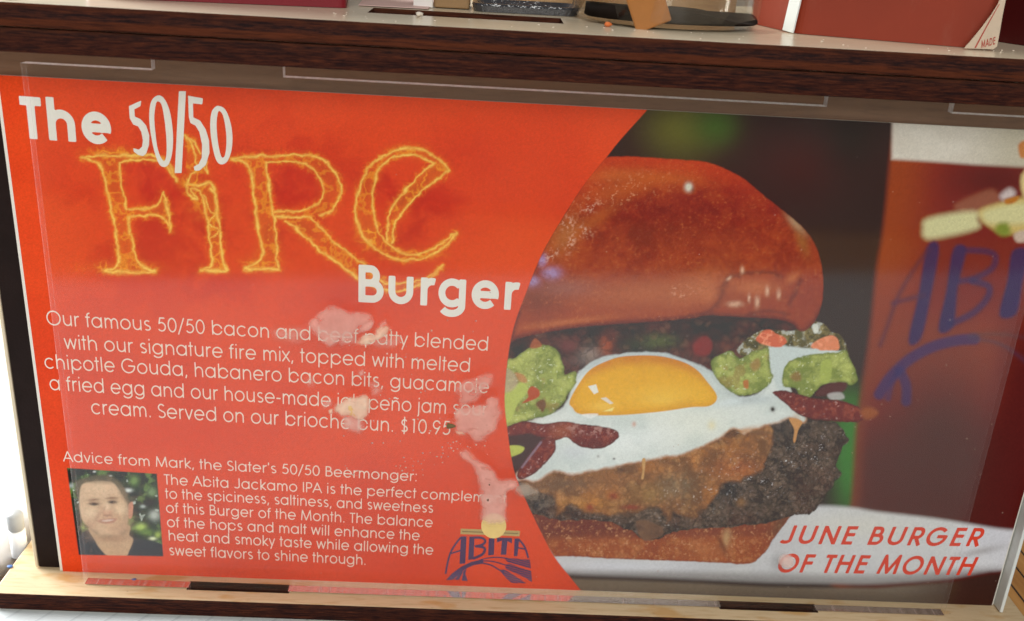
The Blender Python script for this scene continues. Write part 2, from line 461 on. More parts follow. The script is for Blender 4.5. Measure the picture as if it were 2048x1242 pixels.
# --- orange panel
INK[:] = lin((217, 75, 37))
blot = fbm(PX, PY, 260, 3)
INK = mx(INK, (203, 62, 31), sstep(.35, .7, blot)*.6)
smoke = fbm(PX+60*fbm(PX, PY, 60, 5), PY+60*fbm(PX, PY, 60, 8), 70, 11, 5)
zone = np.maximum.reduce([G(PX, PY, 300, 420, 150, 150), G(PX, PY, 430, 480, 110, 110), G(PX, PY, 570, 400, 150, 130), G(PX, PY, 800, 420, 150, 130)])
INK = mx(INK, (176, 38, 22), sstep(.42, .72, smoke)*zone*.85)
INK = mx(INK, (200, 48, 24), zone*.30)

# --- flame title, drawn as burning outlines
def z1(pts): return [(40+.3222*a, 170+.3222*b) for a, b in pts]
def zr(pts): return [(450+.3221*a, 260+.3221*b) for a, b in pts]
FLAME = [
    (z1([(385, 455), (480, 432), (560, 436), (700, 440), (850, 445), (930, 500), (975, 595)]), 1.25),
    (z1([(975, 595), (920, 515), (850, 472), (700, 466), (610, 480)]), .9),
    (z1([(610, 480), (625, 600), (648, 720), (655, 770)]), .9),
    (z1([(655, 770), (780, 768), (850, 745), (875, 700), (890, 668)]), .9),
    (z1([(890, 668), (910, 740), (938, 905)]), 1.1),
    (z1([(938, 905), (900, 840), (850, 805), (760, 810), (670, 820)]), .9),
    (z1([(670, 820), (690, 930), (715, 1040), (760, 1115), (840, 1150)]), 1.1),
    (z1([(840, 1155), (690, 1160), (530, 1155)]), 1.5),
    (z1([(530, 1150), (610, 1120), (612, 1030), (592, 930), (570, 800), (545, 680), (520, 580), (500, 500), (450, 468), (385, 455)]), 1.2),
    (z1([(1025, 310), (1062, 370), (1088, 440), (1100, 520), (1060, 560), (1045, 610)]), .9),
    (z1([(1025, 310), (1090, 370), (1120, 420)]), .8), (z1([(1125, 470), (1165, 550), (1155, 480)]), .9),
    (z1([(1040, 615), (1110, 625), (1180, 605), (1205, 650)]), 1.2),
    (z1([(1040, 620), (1050, 680), (1100, 710), (1060, 650), (1120, 660), (1145, 760), (1165, 880), (1185, 1000), (1195, 1110), (1125, 1148)]), 1.0),
    (z1([(1125, 1148), (1280, 1150)]), 1.5),
    (z1([(1280, 1140), (1255, 1050), (1245, 920), (1222, 790), (1212, 680), (1180, 640)]), 1.1),
    (z1([(1140, 680), (1180, 780), (1215, 800), (1165, 860), (1235, 900), (1180, 960)]), .6),
    (zr([(40, 175), (150, 162), (300, 155), (450, 155), (560, 170), (640, 210), (700, 280), (720, 360), (702, 440), (655, 508), (595, 530)]), 1.0),
    (zr([(250, 195), (400, 192), (500, 215), (570, 270), (610, 350), (610, 390), (570, 460), (480, 497), (310, 510)]), .9),
    (zr([(40, 178), (120, 190), (155, 240), (175, 380), (195, 520), (210, 640), (232, 730), (228, 800), (130, 857)]), 1.2),
    (zr([(250, 195), (265, 300), (285, 420), (300, 510), (310, 600), (325, 720), (320, 800), (337, 862)]), 1.0),
    (zr([(130, 860), (337, 864)]), 1.5),
    (zr([(310, 540), (400, 540), (530, 545), (600, 620), (700, 710), (800, 790), (850, 820), (960, 930), (1060, 950), (1180, 940), (1280, 900), (1350, 840)]), 1.0),
    (zr([(380, 570), (480, 650), (560, 720), (680, 810), (800, 900), (900, 965), (1000, 992), (1120, 990), (1200, 962), (1290, 910), (1350, 840)]), 1.0),
    (zr([(1395, 250), (1330, 180), (1230, 122), (1130, 105), (1020, 140), (920, 210), (850, 310), (815, 420), (815, 540), (850, 640), (940, 740), (1060, 802), (1180, 802), (1300, 765), (1390, 700), (1437, 638)]), 1.1),
    (zr([(1435, 635), (1370, 690), (1280, 742), (1180, 772), (1100, 760), (1010, 700), (950, 620), (920, 520), (910, 420), (930, 310), (980, 210), (1060, 160), (1150, 150), (1240, 175), (1300, 210)]), .9),
    (zr([(1395, 250), (1300, 320), (1200, 400), (1100, 520), (1050, 580), (1040, 700)]), .9),
    (zr([(1300, 210), (1220, 270), (1120, 380), (1050, 450), (1015, 540), (1010, 700)]), .9)]
FILL = [(z1([(385, 455), (480, 432), (700, 440), (850, 445), (930, 500), (975, 595), (850, 472), (610, 480), (655, 770), (850, 745), (890, 668), (938, 905), (850, 805), (670, 820), (715, 1040), (760, 1115), (840, 1155), (530, 1155), (610, 1120), (592, 930), (545, 680), (500, 500)]), .5),
        (z1([(1025, 310), (1120, 420), (1165, 550), (1100, 560), (1110, 620), (1180, 605), (1215, 680), (1245, 920), (1280, 1148), (1125, 1148), (1195, 1110), (1165, 880), (1120, 660), (1040, 615)]), .55),
        (zr([(40, 175), (250, 165), (265, 300), (300, 510), (320, 720), (337, 862), (130, 857), (230, 800), (195, 520), (175, 380), (120, 190)]), .5), (zr([(250, 160), (450, 155), (560, 170), (700, 280), (720, 360), (700, 440), (655, 508), (540, 545), (310, 540), (310, 512), (480, 497), (570, 460), (612, 390), (610, 350), (570, 270), (500, 215), (400, 192), (250, 195)]), .4), (zr([(380, 565), (530, 545), (700, 710), (850, 820), (1060, 950), (1280, 900), (1350, 840), (1200, 962), (1000, 992), (800, 900), (560, 720)]), .45),
        (zr([(1395, 250), (1230, 122), (1020, 140), (850, 310), (815, 540), (940, 740), (1180, 802), (1437, 638), (1180, 772), (1010, 700), (910, 420), (980, 210), (1150, 150), (1300, 210)]), .45),
        (zr([(1395, 250), (1200, 400), (1050, 580), (1040, 700), (1010, 700), (1050, 450), (1300, 210)]), .6)]
wsl = window(140, 940, 240, 610)
x, y = PX[wsl], PY[wsl]
wx = x+(fbm(x, y, 13, 21)-.5)*9+(fbm(x, y, 40, 25)-.5)*4; wy = y+(fbm(x, y, 13, 31)-.5)*9+(fbm(x, y, 40, 35)-.5)*4
I = np.zeros(x.shape); glow = np.zeros(x.shape)
for pts, wd in FLAME:
    P = catmull(pts, 3, False)
    b = (x > P[:, 0].min()-22) & (x < P[:, 0].max()+22) & (y > P[:, 1].min()-22) & (y < P[:, 1].max()+22)
    d = seg_dist(wx[b], wy[b], P); wv = 2.9*wd*(.50+.9*fbm(x[b], y[b], 22, 45))
    I[b] = np.maximum(I[b], np.exp(-(d/wv)**2)*(.72+.5*fbm(x[b], y[b], 16, 55)))
    glow[b] = np.maximum(glow[b], np.exp(-(d/7.5)**2))
wisp = 1-np.abs(2*fbm(x+8*fbm(x, y, 20, 61), y, 20, 71, 3)-1)
inside = np.zeros(x.shape)
for pts, a in FILL:
    d = poly_sdf(wx, wy, np.array(pts)); inside = np.maximum(inside, sstep(1.5, -1.5, d)*a)
for cx_, cy_, rx_, ry_, a_ in ((738, 470, 20, 26, 1), (830, 510, 40, 9, .9), (815, 300, 26, 8, .9), (235, 534, 60, 10, .7), (222, 303, 40, 9, .8), (385, 365, 20, 14, 1), (520, 525, 30, 12, .7), (745, 485, 25, 10, .9), (400, 395, 18, 30, .6)):
    inside = np.maximum(inside, G(x, y, cx_, cy_, rx_, ry_)*a_)
C = INK[wsl]
C = mx(C, (212, 116, 46), inside*.62)
C = mx(C, (226, 130, 44), glow*.30*(.4+.9*fbm(x, y, 18, 91)))
C = mx(C, (230, 150, 50), np.maximum(sstep(.78, .97, wisp)*inside*1.1, sstep(.90, .99, wisp)*glow*.7))
C = mx(C, (228, 170, 78), np.clip(I*.98, 0, 1))
C = mx(C, (246, 205, 100), sstep(.8, 1.15, I)*.7)
INK[wsl] = C
L = LAB[wsl]; L[(I > .25) | (inside > .3)] = lab('flame_lettering')

# --- printed burger photograph
def zA(p): return [(1000+.338*a, 280+.338*b) for a, b in p]
EDGE = [(1300, 212), (1292, 222), (1240, 280), (1213, 314), (1162, 378), (1101, 476), (1074, 530), (1054, 581), (1032, 640), (1019, 695), (1011, 765), (1010, 814), (1016, 866), (1023, 915), (1033, 955), (1057, 1011), (1088, 1075), (1111, 1116), (1144, 1158), (1176, 1197), (1190, 1215)]
EP = np.vstack([catmull(EDGE, 5, False), [(2200, 1260), (2200, 180)]])
x, y = PX, PY
dp = poly_sdf(x, y, EP)
PH = sstep(1.1, -1.1, dp)
def bg(x, y, d):
    C = flat(x, (56, 34, 28))
    C = mx(C, (80, 32, 26), G(x, y, 1620, 330, 120, 60)*.6)
    C = mx(C, (44, 34, 26), G(x, y, 1700, 280, 60, 90)*.7)
    C = mx(C, (96, 92, 38), G(x, y, 1360, 255, 75, 70)*.95)
    C = mx(C, (66, 92, 34), G(x, y, 1432, 250, 45, 40)*.8)
    C = mx(C, (66, 24, 20), G(x, y, 1560, 400, 120, 60)*.4)
    C = mx(C, (58, 42, 36), sstep(440, 640, y)*.8)  # mild reflection haze of the cover painted into the lower backdrop
    C = mx(C, (66, 118, 52), G(x, y, 1700, 900, 34, 130)*1.2*sstep(730, 800, y))
    return C
wsl = (slice(None), slice(None))
C = bg(x, y, None); INK = INK*(1-PH[..., None])+C*PH[..., None]
LAB[PH > .5] = lab('burger_photo')
# glass of beer behind
GLASS = [(1790, 200), (1788, 246), (1779, 326), (1772, 400), (1763, 478), (1753, 536), (1740, 661), (1724, 767), (1711, 860), (1702, 1000), (1690, 1060), (1700, 1200), (2200, 1260), (2200, 180)]
def glass(x, y, d):
    C = flat(x, (122, 34, 20))
    C = mx(C, (150, 66, 22), sstep(150, 10, -d)*sstep(820, 480, y))
    C = mx(C, (138, 62, 34), sstep(560, 680, y)*sstep(900, 700, y)*.8)  # haze of the cover painted into the ink of the lower glass
    C = mx(C, (84, 46, 36), G(x, y, 1880, 880, 120, 160))
    C = mx(C, (82, 44, 34), sstep(780, 930, y)*.9); C = mx(C, (84, 26, 20), sstep(1930, 2010, x+.25*(y-900))*sstep(640, 760, y)*.8)  # darker right rim painted where the cover's haze stops
    C = mx(C, (124, 60, 34), sstep(34, 0, -d)*sstep(640, 760, y)*.8)
    C = mx(C, (86, 20, 16), sstep(1960, 2060, x)*sstep(560, 700, y)*.85)
    C = mx(C, (86, 22, 16), G(x, y, 1990, 360, 90, 40)*.8)
    return C
paint(GLASS, glass, 9, 'beer_glass', clip=PH)
paint([(1786, 205), (1784, 250), (1783, 318), (1850, 322), (1950, 329), (2120, 338), (2180, 300), (2180, 190)], lambda x, y, d: mx(mx(flat(x, (196, 184, 166)), (216, 206, 190), fbm(x, y, 60, 4)), (170, 158, 128), sstep(1900, 2050, x)*.6), 6, 'beer_glass', clip=PH, smooth=False)
# blurred fries
def soft_blob(poly, col, s, a=1.0, lb=None): paint(poly, col, s, lb, a, clip=PH)
soft_blob([(1908, 410), (1950, 388), (1985, 378), (2000, 400), (1985, 425), (1930, 428)], (150, 92, 70), 9, .8)
soft_blob([(1955, 425), (1990, 408), (2060, 392), (2120, 400), (2110, 470), (2040, 470), (1985, 458)], (198, 170, 100), 8)
soft_blob([(1845, 458), (1856, 436), (1945, 422), (1955, 440), (1952, 458), (1870, 477), (1848, 474)], (206, 198, 146), 10)
soft_blob([(1965, 424), (2000, 412), (2060, 404), (2110, 410), (2100, 440), (2030, 448), (1975, 446)], (206, 196, 142), 10)
soft_blob([(1995, 448), (2014, 446), (2020, 466), (2005, 472), (1990, 462)], (126, 136, 52), 8)
soft_blob([(2000, 390), (2018, 376), (2030, 384), (2024, 396), (2006, 400)], (196, 178, 172), 8)
soft_blob([(2010, 398), (2036, 392), (2030, 404), (2012, 408)], (180, 110, 40), 4)
soft_blob([(2042, 350), (2080, 330), (2100, 390), (2052, 400)], (214, 188, 130), 6)
soft_blob([(2028, 468), (2050, 460), (2060, 480), (2034, 484)], (196, 170, 150), 5)
soft_blob([(2036, 290), (2050, 282), (2052, 312), (2040, 314)], (190, 120, 66), 4)
# blurred lettering on the glass
NAVY = (52, 38, 84)
for poly in ([(1853, 494), (1878, 493), (1862, 590), (1842, 676), (1816, 682), (1836, 590)],
             [(1906, 497), (1932, 498), (1916, 570), (1906, 652), (1876, 660), (1892, 580)],
             [(2024, 502), (2056, 502), (2044, 570), (2032, 628), (1998, 630), (2014, 560)]):
    soft_blob(poly, NAVY, 6, .92)
def blur_stroke(pts, wd, col, s, a):
    P = catmull(pts, 4, False)
    wsl = window(P[:, 0].min()-30, P[:, 0].max()+30, P[:, 1].min()-30, P[:, 1].max()+30)
    if wsl is None: return
    d = seg_dist(PX[wsl], PY[wsl], P)
    al = (sstep(wd/2+s, wd/2-s, d)*a*PH[wsl])[..., None]
    INK[wsl] = INK[wsl]*(1-al)+lin(col)*al
blur_stroke([(1856, 500), (1830, 535), (1796, 592), (1775, 650), (1760, 690)], 9, (80, 42, 66), 6, .6)
blur_stroke([(1786, 606), (1815, 598), (1846, 590)], 10, (80, 42, 70), 6, .65)
blur_stroke([(1926, 500), (1970, 502), (1990, 512), (1984, 536), (1950, 556), (1918, 562)], 13, NAVY, 6, .7)
blur_stroke([(1945, 562), (1976, 572), (1974, 596), (1945, 626), (1900, 648)], 14, NAVY, 6, .75)
blur_stroke([(2060, 500), (2100, 505)], 18, NAVY, 6, .8)
blur_stroke([(1758, 788), (1782, 752), (1822, 716), (1868, 692), (1916, 680), (1948, 678)], 22, (58, 46, 92), 6, .8)
blur_stroke([(1800, 742), (1812, 770), (1812, 802)], 20, (58, 46, 92), 6, .75)
blur_stroke([(1795, 745), (1782, 770), (1776, 796)], 12, (58, 46, 92), 6, .6)
blur_stroke([(1940, 676), (1990, 684), (2030, 706), (2070, 740)], 9, (78, 60, 78), 6, .5)
blur_stroke([(1940, 670), (2000, 668), (2060, 676)], 8, (84, 62, 70), 6, .45)

# plate
def plate(x, y, d):
    C = flat(x, (206, 202, 198))
    C = mx(C, (190, 186, 188), sstep(.35, .65, fbm(x, y, 90, 14))*.4)
    C = mx(C, (150, 144, 140), sstep(30, 4, -d)*sstep(1120, 1150, y))
    C = mx(C, (214, 206, 190), G(x, y, 1720, 1050, 120, 30)*.6)
    C = mx(C, (150, 142, 136), G(x, y, 1962, 1102, 50, 8, -12)*.6)
    C = mx(C, (214, 212, 216), G(x, y, 1250, 1132, 150, 10)*.7)
    return C
paint([(1080, 1098), (1250, 1112), (1500, 1110), (1560, 1040), (1577, 1031), (1625, 1012), (1700, 1014), (1755, 1023), (1867, 1036), (1990, 1056), (2080, 1070), (2090, 1130), (1979, 1142), (1898, 1156), (1755, 1167), (1640, 1166), (1530, 1164), (1400, 1158), (1250, 1152), (1146, 1148), (1110, 1140)], plate, 6.5, 'plate', clip=PH)
def under(x, y, d):
    C = flat(x, (112, 96, 80)); C = mx(C, (84, 72, 62), sstep(1170, 1200, y)*.7)
    C = mx(C, (66, 42, 32), sstep(1780, 1950, x)); return C  # darker right end: the end of the cover's haze, painted softly
paint([(1120, 1156), (1250, 1160), (1400, 1166), (1530, 1173), (1640, 1175), (1755, 1176), (1898, 1164), (1979, 1148), (2080, 1138), (2100, 1260), (1100, 1260)], under, 5, 'burger_photo', clip=PH, smooth=False)

# lower bun and shadow
def lowbun(x, y, d):
    C = flat(x, (160, 84, 48)); C = mx(C, (186, 116, 68), sstep(.5, .75, fbm(x, y, 14, 16))*.6)
    C = mx(C, (140, 62, 36), sstep(.5, .7, fbm(x, y, 40, 18))*.6)
    C = mx(C, (78, 42, 38), sstep(28, -2, y-(1054+.10*(np.abs(x-1300))*.3))*sstep(1360, 1320, x))
    C = mx(C, (118, 54, 42), sstep(1080, 1066, y)*.7)
    C = lumps(C, x, y, 9, 13, (126, 66, 42), (196, 128, 82), .5); C = glints(C, x, y, 5, 19, (206, 150, 104), .66, .6)
    C = mx(C, (188, 148, 102), G(x, y, 1452, 1076, 8, 20, 8)*.9); C = mx(C, (96, 44, 30), G(x, y, 1444, 1090, 6, 22, -25)*.8)
    C = mx(C, (96, 74, 52), G(x, y, 1560, 1050, 14, 26, 35)*.6)
    C = mx(C, (196, 120, 70), G(x, y, 1415, 1100, 28, 18)*.4); C = mx(C, (120, 56, 36), sstep(6, 0, -d)*.5)
    return C
paint([(1060, 1010), (1180, 1030), (1400, 1050), (1480, 1048), (1545, 1036), (1578, 1030), (1572, 1044), (1546, 1078), (1531, 1102), (1500, 1127), (1443, 1125), (1400, 1123), (1340, 1121), (1232, 1117), (1150, 1112), (1095, 1108), (1070, 1060)], lowbun, 1.6, 'bun_bottom', clip=PH, rough=1.5)
# dark filling gap under the top bun
def gap(x, y, d):
    C = flat(x, (62, 40, 38)); n = fbm(x, y, 26, 23)
    C = mx(C, (96, 52, 46), sstep(.5, .7, n)*.7); C = mx(C, (36, 36, 36), sstep(.45, .3, n)*.8)
    C = mx(C, (160, 74, 44), G(x, y, 1212, 690, 14, 26)*.9); C = mx(C, (150, 128, 116), G(x, y, 1180, 708, 22, 16)*.8)
    C = mx(C, (92, 98, 54), G(x, y, 1318, 682, 34, 14)*.9); C = mx(C, (58, 66, 48), G(x, y, 1270, 690, 30, 16)*.7)
    C = mx(C, (128, 40, 42), G(x, y, 1400, 692, 16, 16)*.9); C = mx(C, (112, 58, 46), G(x, y, 1450, 694, 28, 14)*.7)
    C = lumps(C, x, y, 18, 23, (44, 34, 34), (116, 82, 66), .6); C = glints(C, x, y, 8, 27, (150, 130, 116), .76, .3)
    C = mx(C, (52, 36, 36), sstep(20, 0, -d)*sstep(690, 660, y)*.8); C = mx(C, (122, 62, 60), G(x, y, 1135, 692, 20, 12)*.7); C = mx(C, (140, 126, 118), G(x, y, 1250, 722, 90, 10)*.5)
    return C
paint([(1015, 676), (1135, 655), (1300, 640), (1480, 630), (1585, 640), (1600, 690), (1540, 730), (1420, 760), (1200, 760), (1010, 790)], gap, 2, 'burger_filling', clip=PH)

# beef patty with melted cheese
def patty(x, y, d):
    n = fbm(x, y, 16, 33, 4, .7); n2 = fbm(x, y, 6, 37, 3, .7); C = flat(x, (98, 78, 66))
    C = mx(C, (56, 44, 38), sstep(.52, .36, n)*.9); C = mx(C, (112, 90, 72), sstep(.56, .74, n)*.8)
    C = mx(C, (96, 58, 46), sstep(.5, .7, fbm(x, y, 60, 39))*.5)
    C = mx(C, (52, 44, 44), sstep(10, 0, -d)*.6); C = mx(C, (184, 176, 168), sstep(.74, .83, n2)*sstep(.45, .6, n)*.85)
    C = lumps(C, x, y, 17, 3, (54, 44, 38), (126, 102, 82), .75); C = lumps(C, x, y, 8, 5, (58, 47, 41), (128, 108, 90), .6)
    C = glints(C, x, y, 7, 41, (166, 152, 142), .76, .5*sstep(.45, .65, n)); C = glints(C, x, y, 4.5, 44, (206, 200, 196), .70, .9*np.maximum.reduce([G(x, y, 1456, 988, 34, 16), G(x, y, 1535, 975, 30, 18), G(x, y, 1630, 905, 26, 30), G(x, y, 1575, 920, 16, 22), G(x, y, 1500, 955, 20, 14), .12*np.ones_like(x)]))
    C = mx(C, (40, 40, 44), G(x, y, 1455, 985, 34, 16, -20)*.6); C = mx(C, (44, 40, 42), G(x, y, 1560, 860, 36, 14)*.7)
    C = mx(C, (150, 104, 60), G(x, y, 1482, 1004, 9, 9)*.7); C = mx(C, (40, 42, 48), G(x, y, 1082, 1010, 12, 12)*.8)
    C = mx(C, (128, 110, 92), sstep(1130, 1060, x)*sstep(.5, .65, n)*.6)
    return C
paint([(1020, 940), (1110, 930), (1300, 900), (1480, 840), (1600, 838), (1650, 842), (1680, 852), (1692, 872), (1698, 882), (1684, 900), (1672, 927), (1680, 948), (1660, 979), (1640, 1007), (1623, 1025), (1598, 1029), (1577, 1035), (1541, 1043), (1479, 1051), (1438, 1056), (1392, 1058), (1340, 1066), (1318, 1078), (1291, 1080), (1268, 1065), (1232, 1049), (1180, 1040), (1111, 1038), (1088, 1030), (1057, 1022), (1030, 960)], patty, 1.5, 'beef_patty', clip=PH, rough=5, rsize=14)
def cheese(x, y, d):
    n = fbm(x, y, 34, 43); n2 = fbm(x, y, 8, 47, 3, .7); C = flat(x, (150, 97, 58))
    C = mx(C, (108, 74, 48), sstep(.56, .38, n)*.8); C = mx(C, (186, 116, 56), sstep(.55, .7, n)*.7)
    C = mx(C, (194, 130, 62), G(x, y, 1170, 1008, 60, 14)*.8); C = mx(C, (176, 132, 74), G(x, y, 1300, 985, 36, 22)*.6)
    C = mx(C, (120, 110, 88), G(x, y, 1352, 972, 34, 30)*.7); C = mx(C, (176, 92, 52), G(x, y, 1475, 935, 44, 22)*.7)
    C = mx(C, (118, 90, 68), G(x, y, 1130, 968, 110, 18, -5)*.85); C = mx(C, (96, 58, 42), sstep(940, 900, y+.28*(x-1300))*.3)
    C = mx(C, (146, 48, 40), np.maximum.reduce([G(x, y, 1180, 1014, 9, 8), G(x, y, 1226, 992, 9, 8), G(x, y, 1262, 1014, 20, 5)])*.85)
    C = mx(C, (66, 44, 40), np.maximum.reduce([G(x, y, 1240, 938, 9, 7), G(x, y, 1470, 868, 40, 8), G(x, y, 1440, 884, 20, 7)])*.8)
    C = mx(C, (216, 200, 180), sstep(.76, .86, n2)*np.maximum.reduce([G(x, y, 1360, 985, 60, 30), G(x, y, 1480, 930, 50, 30), G(x, y, 1425, 965, 30, 30), .25*np.ones_like(x)])*.9)
    C = lumps(C, x, y, 26, 9, (116, 74, 46), (200, 144, 88), .5); C = lumps(C, x, y, 9, 11, (112, 72, 48), (196, 138, 86), .42)
    C = glints(C, x, y, 8, 49, (206, 170, 132), .78, .4); C = glints(C, x, y, 4.5, 52, (226, 208, 188), .72, .75*np.maximum.reduce([G(x, y, 1362, 985, 50, 26), G(x, y, 1478, 930, 46, 26), G(x, y, 1425, 960, 26, 30)]))
    st_ = fbm(x*.5, y*2.4-.5*x, 24, 58); C = mx(C, (126, 92, 66), sstep(.5, .7, st_)*sstep(975, 945, y+.22*(x-1150))*.5)
    C = mx(C, (90, 58, 40), sstep(5, 0, -d)*.5)
    return C
paint([(1042, 962), (1110, 940), (1300, 915), (1440, 868), (1530, 845), (1545, 870), (1535, 911), (1520, 940), (1484, 960), (1446, 967), (1428, 994), (1400, 1026), (1386, 1038), (1361, 1034), (1345, 1024), (1335, 1044), (1322, 1022), (1304, 1013), (1271, 1024), (1232, 1030), (1180, 1027), (1155, 1017), (1139, 1008), (1129, 1017), (1116, 1030), (1108, 990), (1060, 985)], cheese, 5, 'beef_patty', clip=PH, rough=8, rsize=16)
paint([(1270, 1044), (1284, 1040), (1318, 1050), (1326, 1066), (1300, 1080), (1282, 1076)], lambda x, y, d: mx(flat(x, (132, 96, 70)), (88, 62, 52), fbm(x, y, 10, 5)), 3, 'beef_patty', clip=PH, rough=3)

# fried egg
def eggw(x, y, d):
    C = flat(x, (216, 217, 208)); n = fbm(x, y, 70, 53)
    C = mx(C, (196, 202, 194), sstep(.42, .68, n)*.8); C = mx(C, (226, 222, 200), G(x, y, 1390, 850, 90, 40)*.5)
    C = mx(C, (188, 196, 196), sstep(770, 720, y)*.7); C = mx(C, (176, 184, 184), G(x, y, 1500, 800, 70, 10, -6)*.6)
    C = mx(C, (226, 230, 226), G(x, y, 1470, 800, 40, 7, -15)*.5); C = mx(C, (180, 178, 186), G(x, y, 1150, 902, 30, 16)*.45)
    rim = sstep(7, 0, -d)*sstep(835, 880, y+.26*(x-1300)*sstep(1300, 1320, x)+.05*(1300-x))
    C = mx(C, (176, 112, 62), rim*(.35+.8*fbm(x, y, 18, 57)))
    C = mx(C, (190, 128, 70), G(x, y, 1485, 862, 30, 6, -14)*.8); C = mx(C, (204, 150, 96), G(x, y, 1590, 850, 9, 22, 10)*.7)
    C = mx(C, (60, 52, 46), np.maximum.reduce([G(x, y, 1545, 818, 4.5, 5)*1.2, G(x, y, 1228, 917, 2.5, 2), G(x, y, 1196, 912, 3, 3)*.6]))
    C = mx(C, (196, 120, 84), G(x, y, 1268, 848, 4, 5)*.8); C = mx(C, (160, 168, 160), G(x, y, 1284, 852, 9, 6)*.4)
    C = mx(C, (222, 200, 130), G(x, y, 1423, 850, 8, 9)*.5)
    C = mx(C, (236, 236, 230), G(x, y, 1250, 880, 120, 26, -10)*.5); C = mx(C, (168, 172, 168), G(0*x, -d, 0, 5, 1, 4)*.35*sstep(860, 800, y))
    C = mx(C, (184, 188, 184), np.maximum.reduce([G(x, y, 1130, 846, 40, 6, -6), G(x, y, 1200, 712, 40, 6, -18), G(x, y, 1470, 790, 50, 5, 12)])*.5)
    return C
paint([(1150, 752), (1180, 726), (1230, 708), (1330, 706), (1392, 728), (1425, 742), (1440, 764), (1490, 795), (1530, 770), (1540, 720), (1560, 700), (1600, 706), (1575, 740), (1585, 790), (1610, 812), (1609, 846), (1583, 836), (1554, 845), (1500, 862), (1487, 868), (1467, 857), (1438, 878), (1400, 896), (1362, 910), (1319, 917), (1261, 927), (1203, 939), (1145, 949), (1110, 944), (1075, 962), (1050, 961), (1028, 956), (1060, 905), (1075, 880), (1090, 870), (1040, 852), (1075, 836), (1120, 818), (1138, 790)], eggw, 3.0, 'fried_egg', clip=PH, rough=3.0, rsize=14)
paint([(1284, 918), (1291, 918), (1289, 940), (1287, 957), (1282, 956), (1285, 940)], (196, 148, 92), 1.2, 'fried_egg', clip=PH)
paint([(1578, 836), (1604, 842), (1596, 860), (1590, 884), (1586, 880), (1588, 858)], (198, 140, 84), 1.5, 'fried_egg', clip=PH)
def yolk(x, y, d):
    C = flat(x, (226, 164, 44)); C = mx(C, (236, 184, 66), G(x, y, 1330, 790, 90, 22)*.7)
    C = mx(C, (196, 112, 26), sstep(32, 0, -d)*sstep(775, 715, y)*.95); C = mx(C, (208, 136, 38), sstep(16, 0, -d)*.4)
    C = mx(C, (240, 192, 80), G(x, y, 1320, 800, 40, 9)*.5); C = mx(C, (244, 200, 90), G(x, y, 1205, 812, 26, 10)*.5)
    C = mx(C, (214, 150, 40), sstep(.5, .7, fbm(x, y, 30, 63))*.35)
    return C
paint([(1139, 802), (1157, 768), (1180, 739), (1215, 721), (1249, 712), (1313, 711), (1362, 722), (1392, 738), (1412, 760), (1434, 792), (1420, 811), (1380, 814), (1319, 823), (1232, 830), (1162, 828), (1145, 815)], yolk, 1.5, 'egg_yolk', clip=PH)
paint([(1176, 772), (1192, 768), (1197, 784), (1188, 788)], (226, 220, 206), .9, None, clip=PH, smooth=False)
paint([(1201, 796), (1212, 794), (1227, 806), (1220, 808)], (222, 206, 190), .9, None, clip=PH, smooth=False)
paint([(1206, 822), (1228, 814), (1224, 822)], (240, 214, 130), 1.2, None, clip=PH, smooth=False)
paint([(1165, 828), (1196, 827), (1185, 836), (1170, 834)], (228, 224, 216), 1.4, None, .8, clip=PH)

# guacamole
def guac(x, y, d):
    n = fbm(x, y, 22, 73, 4, .6); n2 = fbm(x, y, 9, 77, 3, .6); C = flat(x, (158, 162, 84))
    C = mx(C, (118, 130, 60), sstep(.54, .36, n)*.8); C = mx(C, (186, 190, 104), sstep(.54, .72, n)*.85)
    C = lumps(C, x, y, 26, 15, (114, 124, 58), (188, 186, 112), .45); C = lumps(C, x, y, 11, 17, (122, 130, 64), (190, 188, 118), .30)
    C = mx(C, (156, 120, 66), sstep(.62, .76, fbm(x, y, 26, 79))*.5); C = glints(C, x, y, 6, 81, (226, 226, 190), .70, .6)
    C = mx(C, (182, 186, 98), G(0*x, -d, 0, 12, 1, 9)*sstep(.4, .6, n)*.4); C = mx(C, (84, 100, 44), sstep(7, 0, -d)*.55)
    return C
paint([(1010, 730), (1030, 716), (1052, 700), (1075, 690), (1102, 692), (1118, 708), (1127, 730), (1130, 748), (1150, 742), (1152, 764), (1138, 784), (1126, 806), (1110, 822), (1092, 832), (1060, 838), (1030, 848), (1005, 850)], guac, 2, 'guacamole', clip=PH, rough=2.5)
paint([(1005, 800), (1020, 778), (1042, 764), (1054, 772), (1052, 788), (1036, 806), (1020, 842), (1006, 842)], (178, 186, 92), 2, 'guacamole', clip=PH)
paint([(1055, 782), (1064, 772), (1078, 780), (1078, 792), (1064, 800), (1044, 806), (1056, 794)], (176, 76, 44), 2, 'guacamole', clip=PH)
paint([(1072, 806), (1086, 798), (1092, 808), (1086, 824), (1078, 816)], (110, 64, 44), 2.5, 'guacamole', .9, clip=PH)
paint([(1060, 694), (1070, 676), (1084, 690), (1072, 696)], (160, 84, 52), 2, 'guacamole', .9, clip=PH)
paint([(1012, 738), (1030, 748), (1034, 770), (1014, 785), (1008, 770)], (182, 158, 132), 4, 'guacamole', .7, clip=PH)
paint([(1030, 745), (1048, 750), (1054, 764), (1040, 762)], (190, 120, 76), 3, 'guacamole', .8, clip=PH)
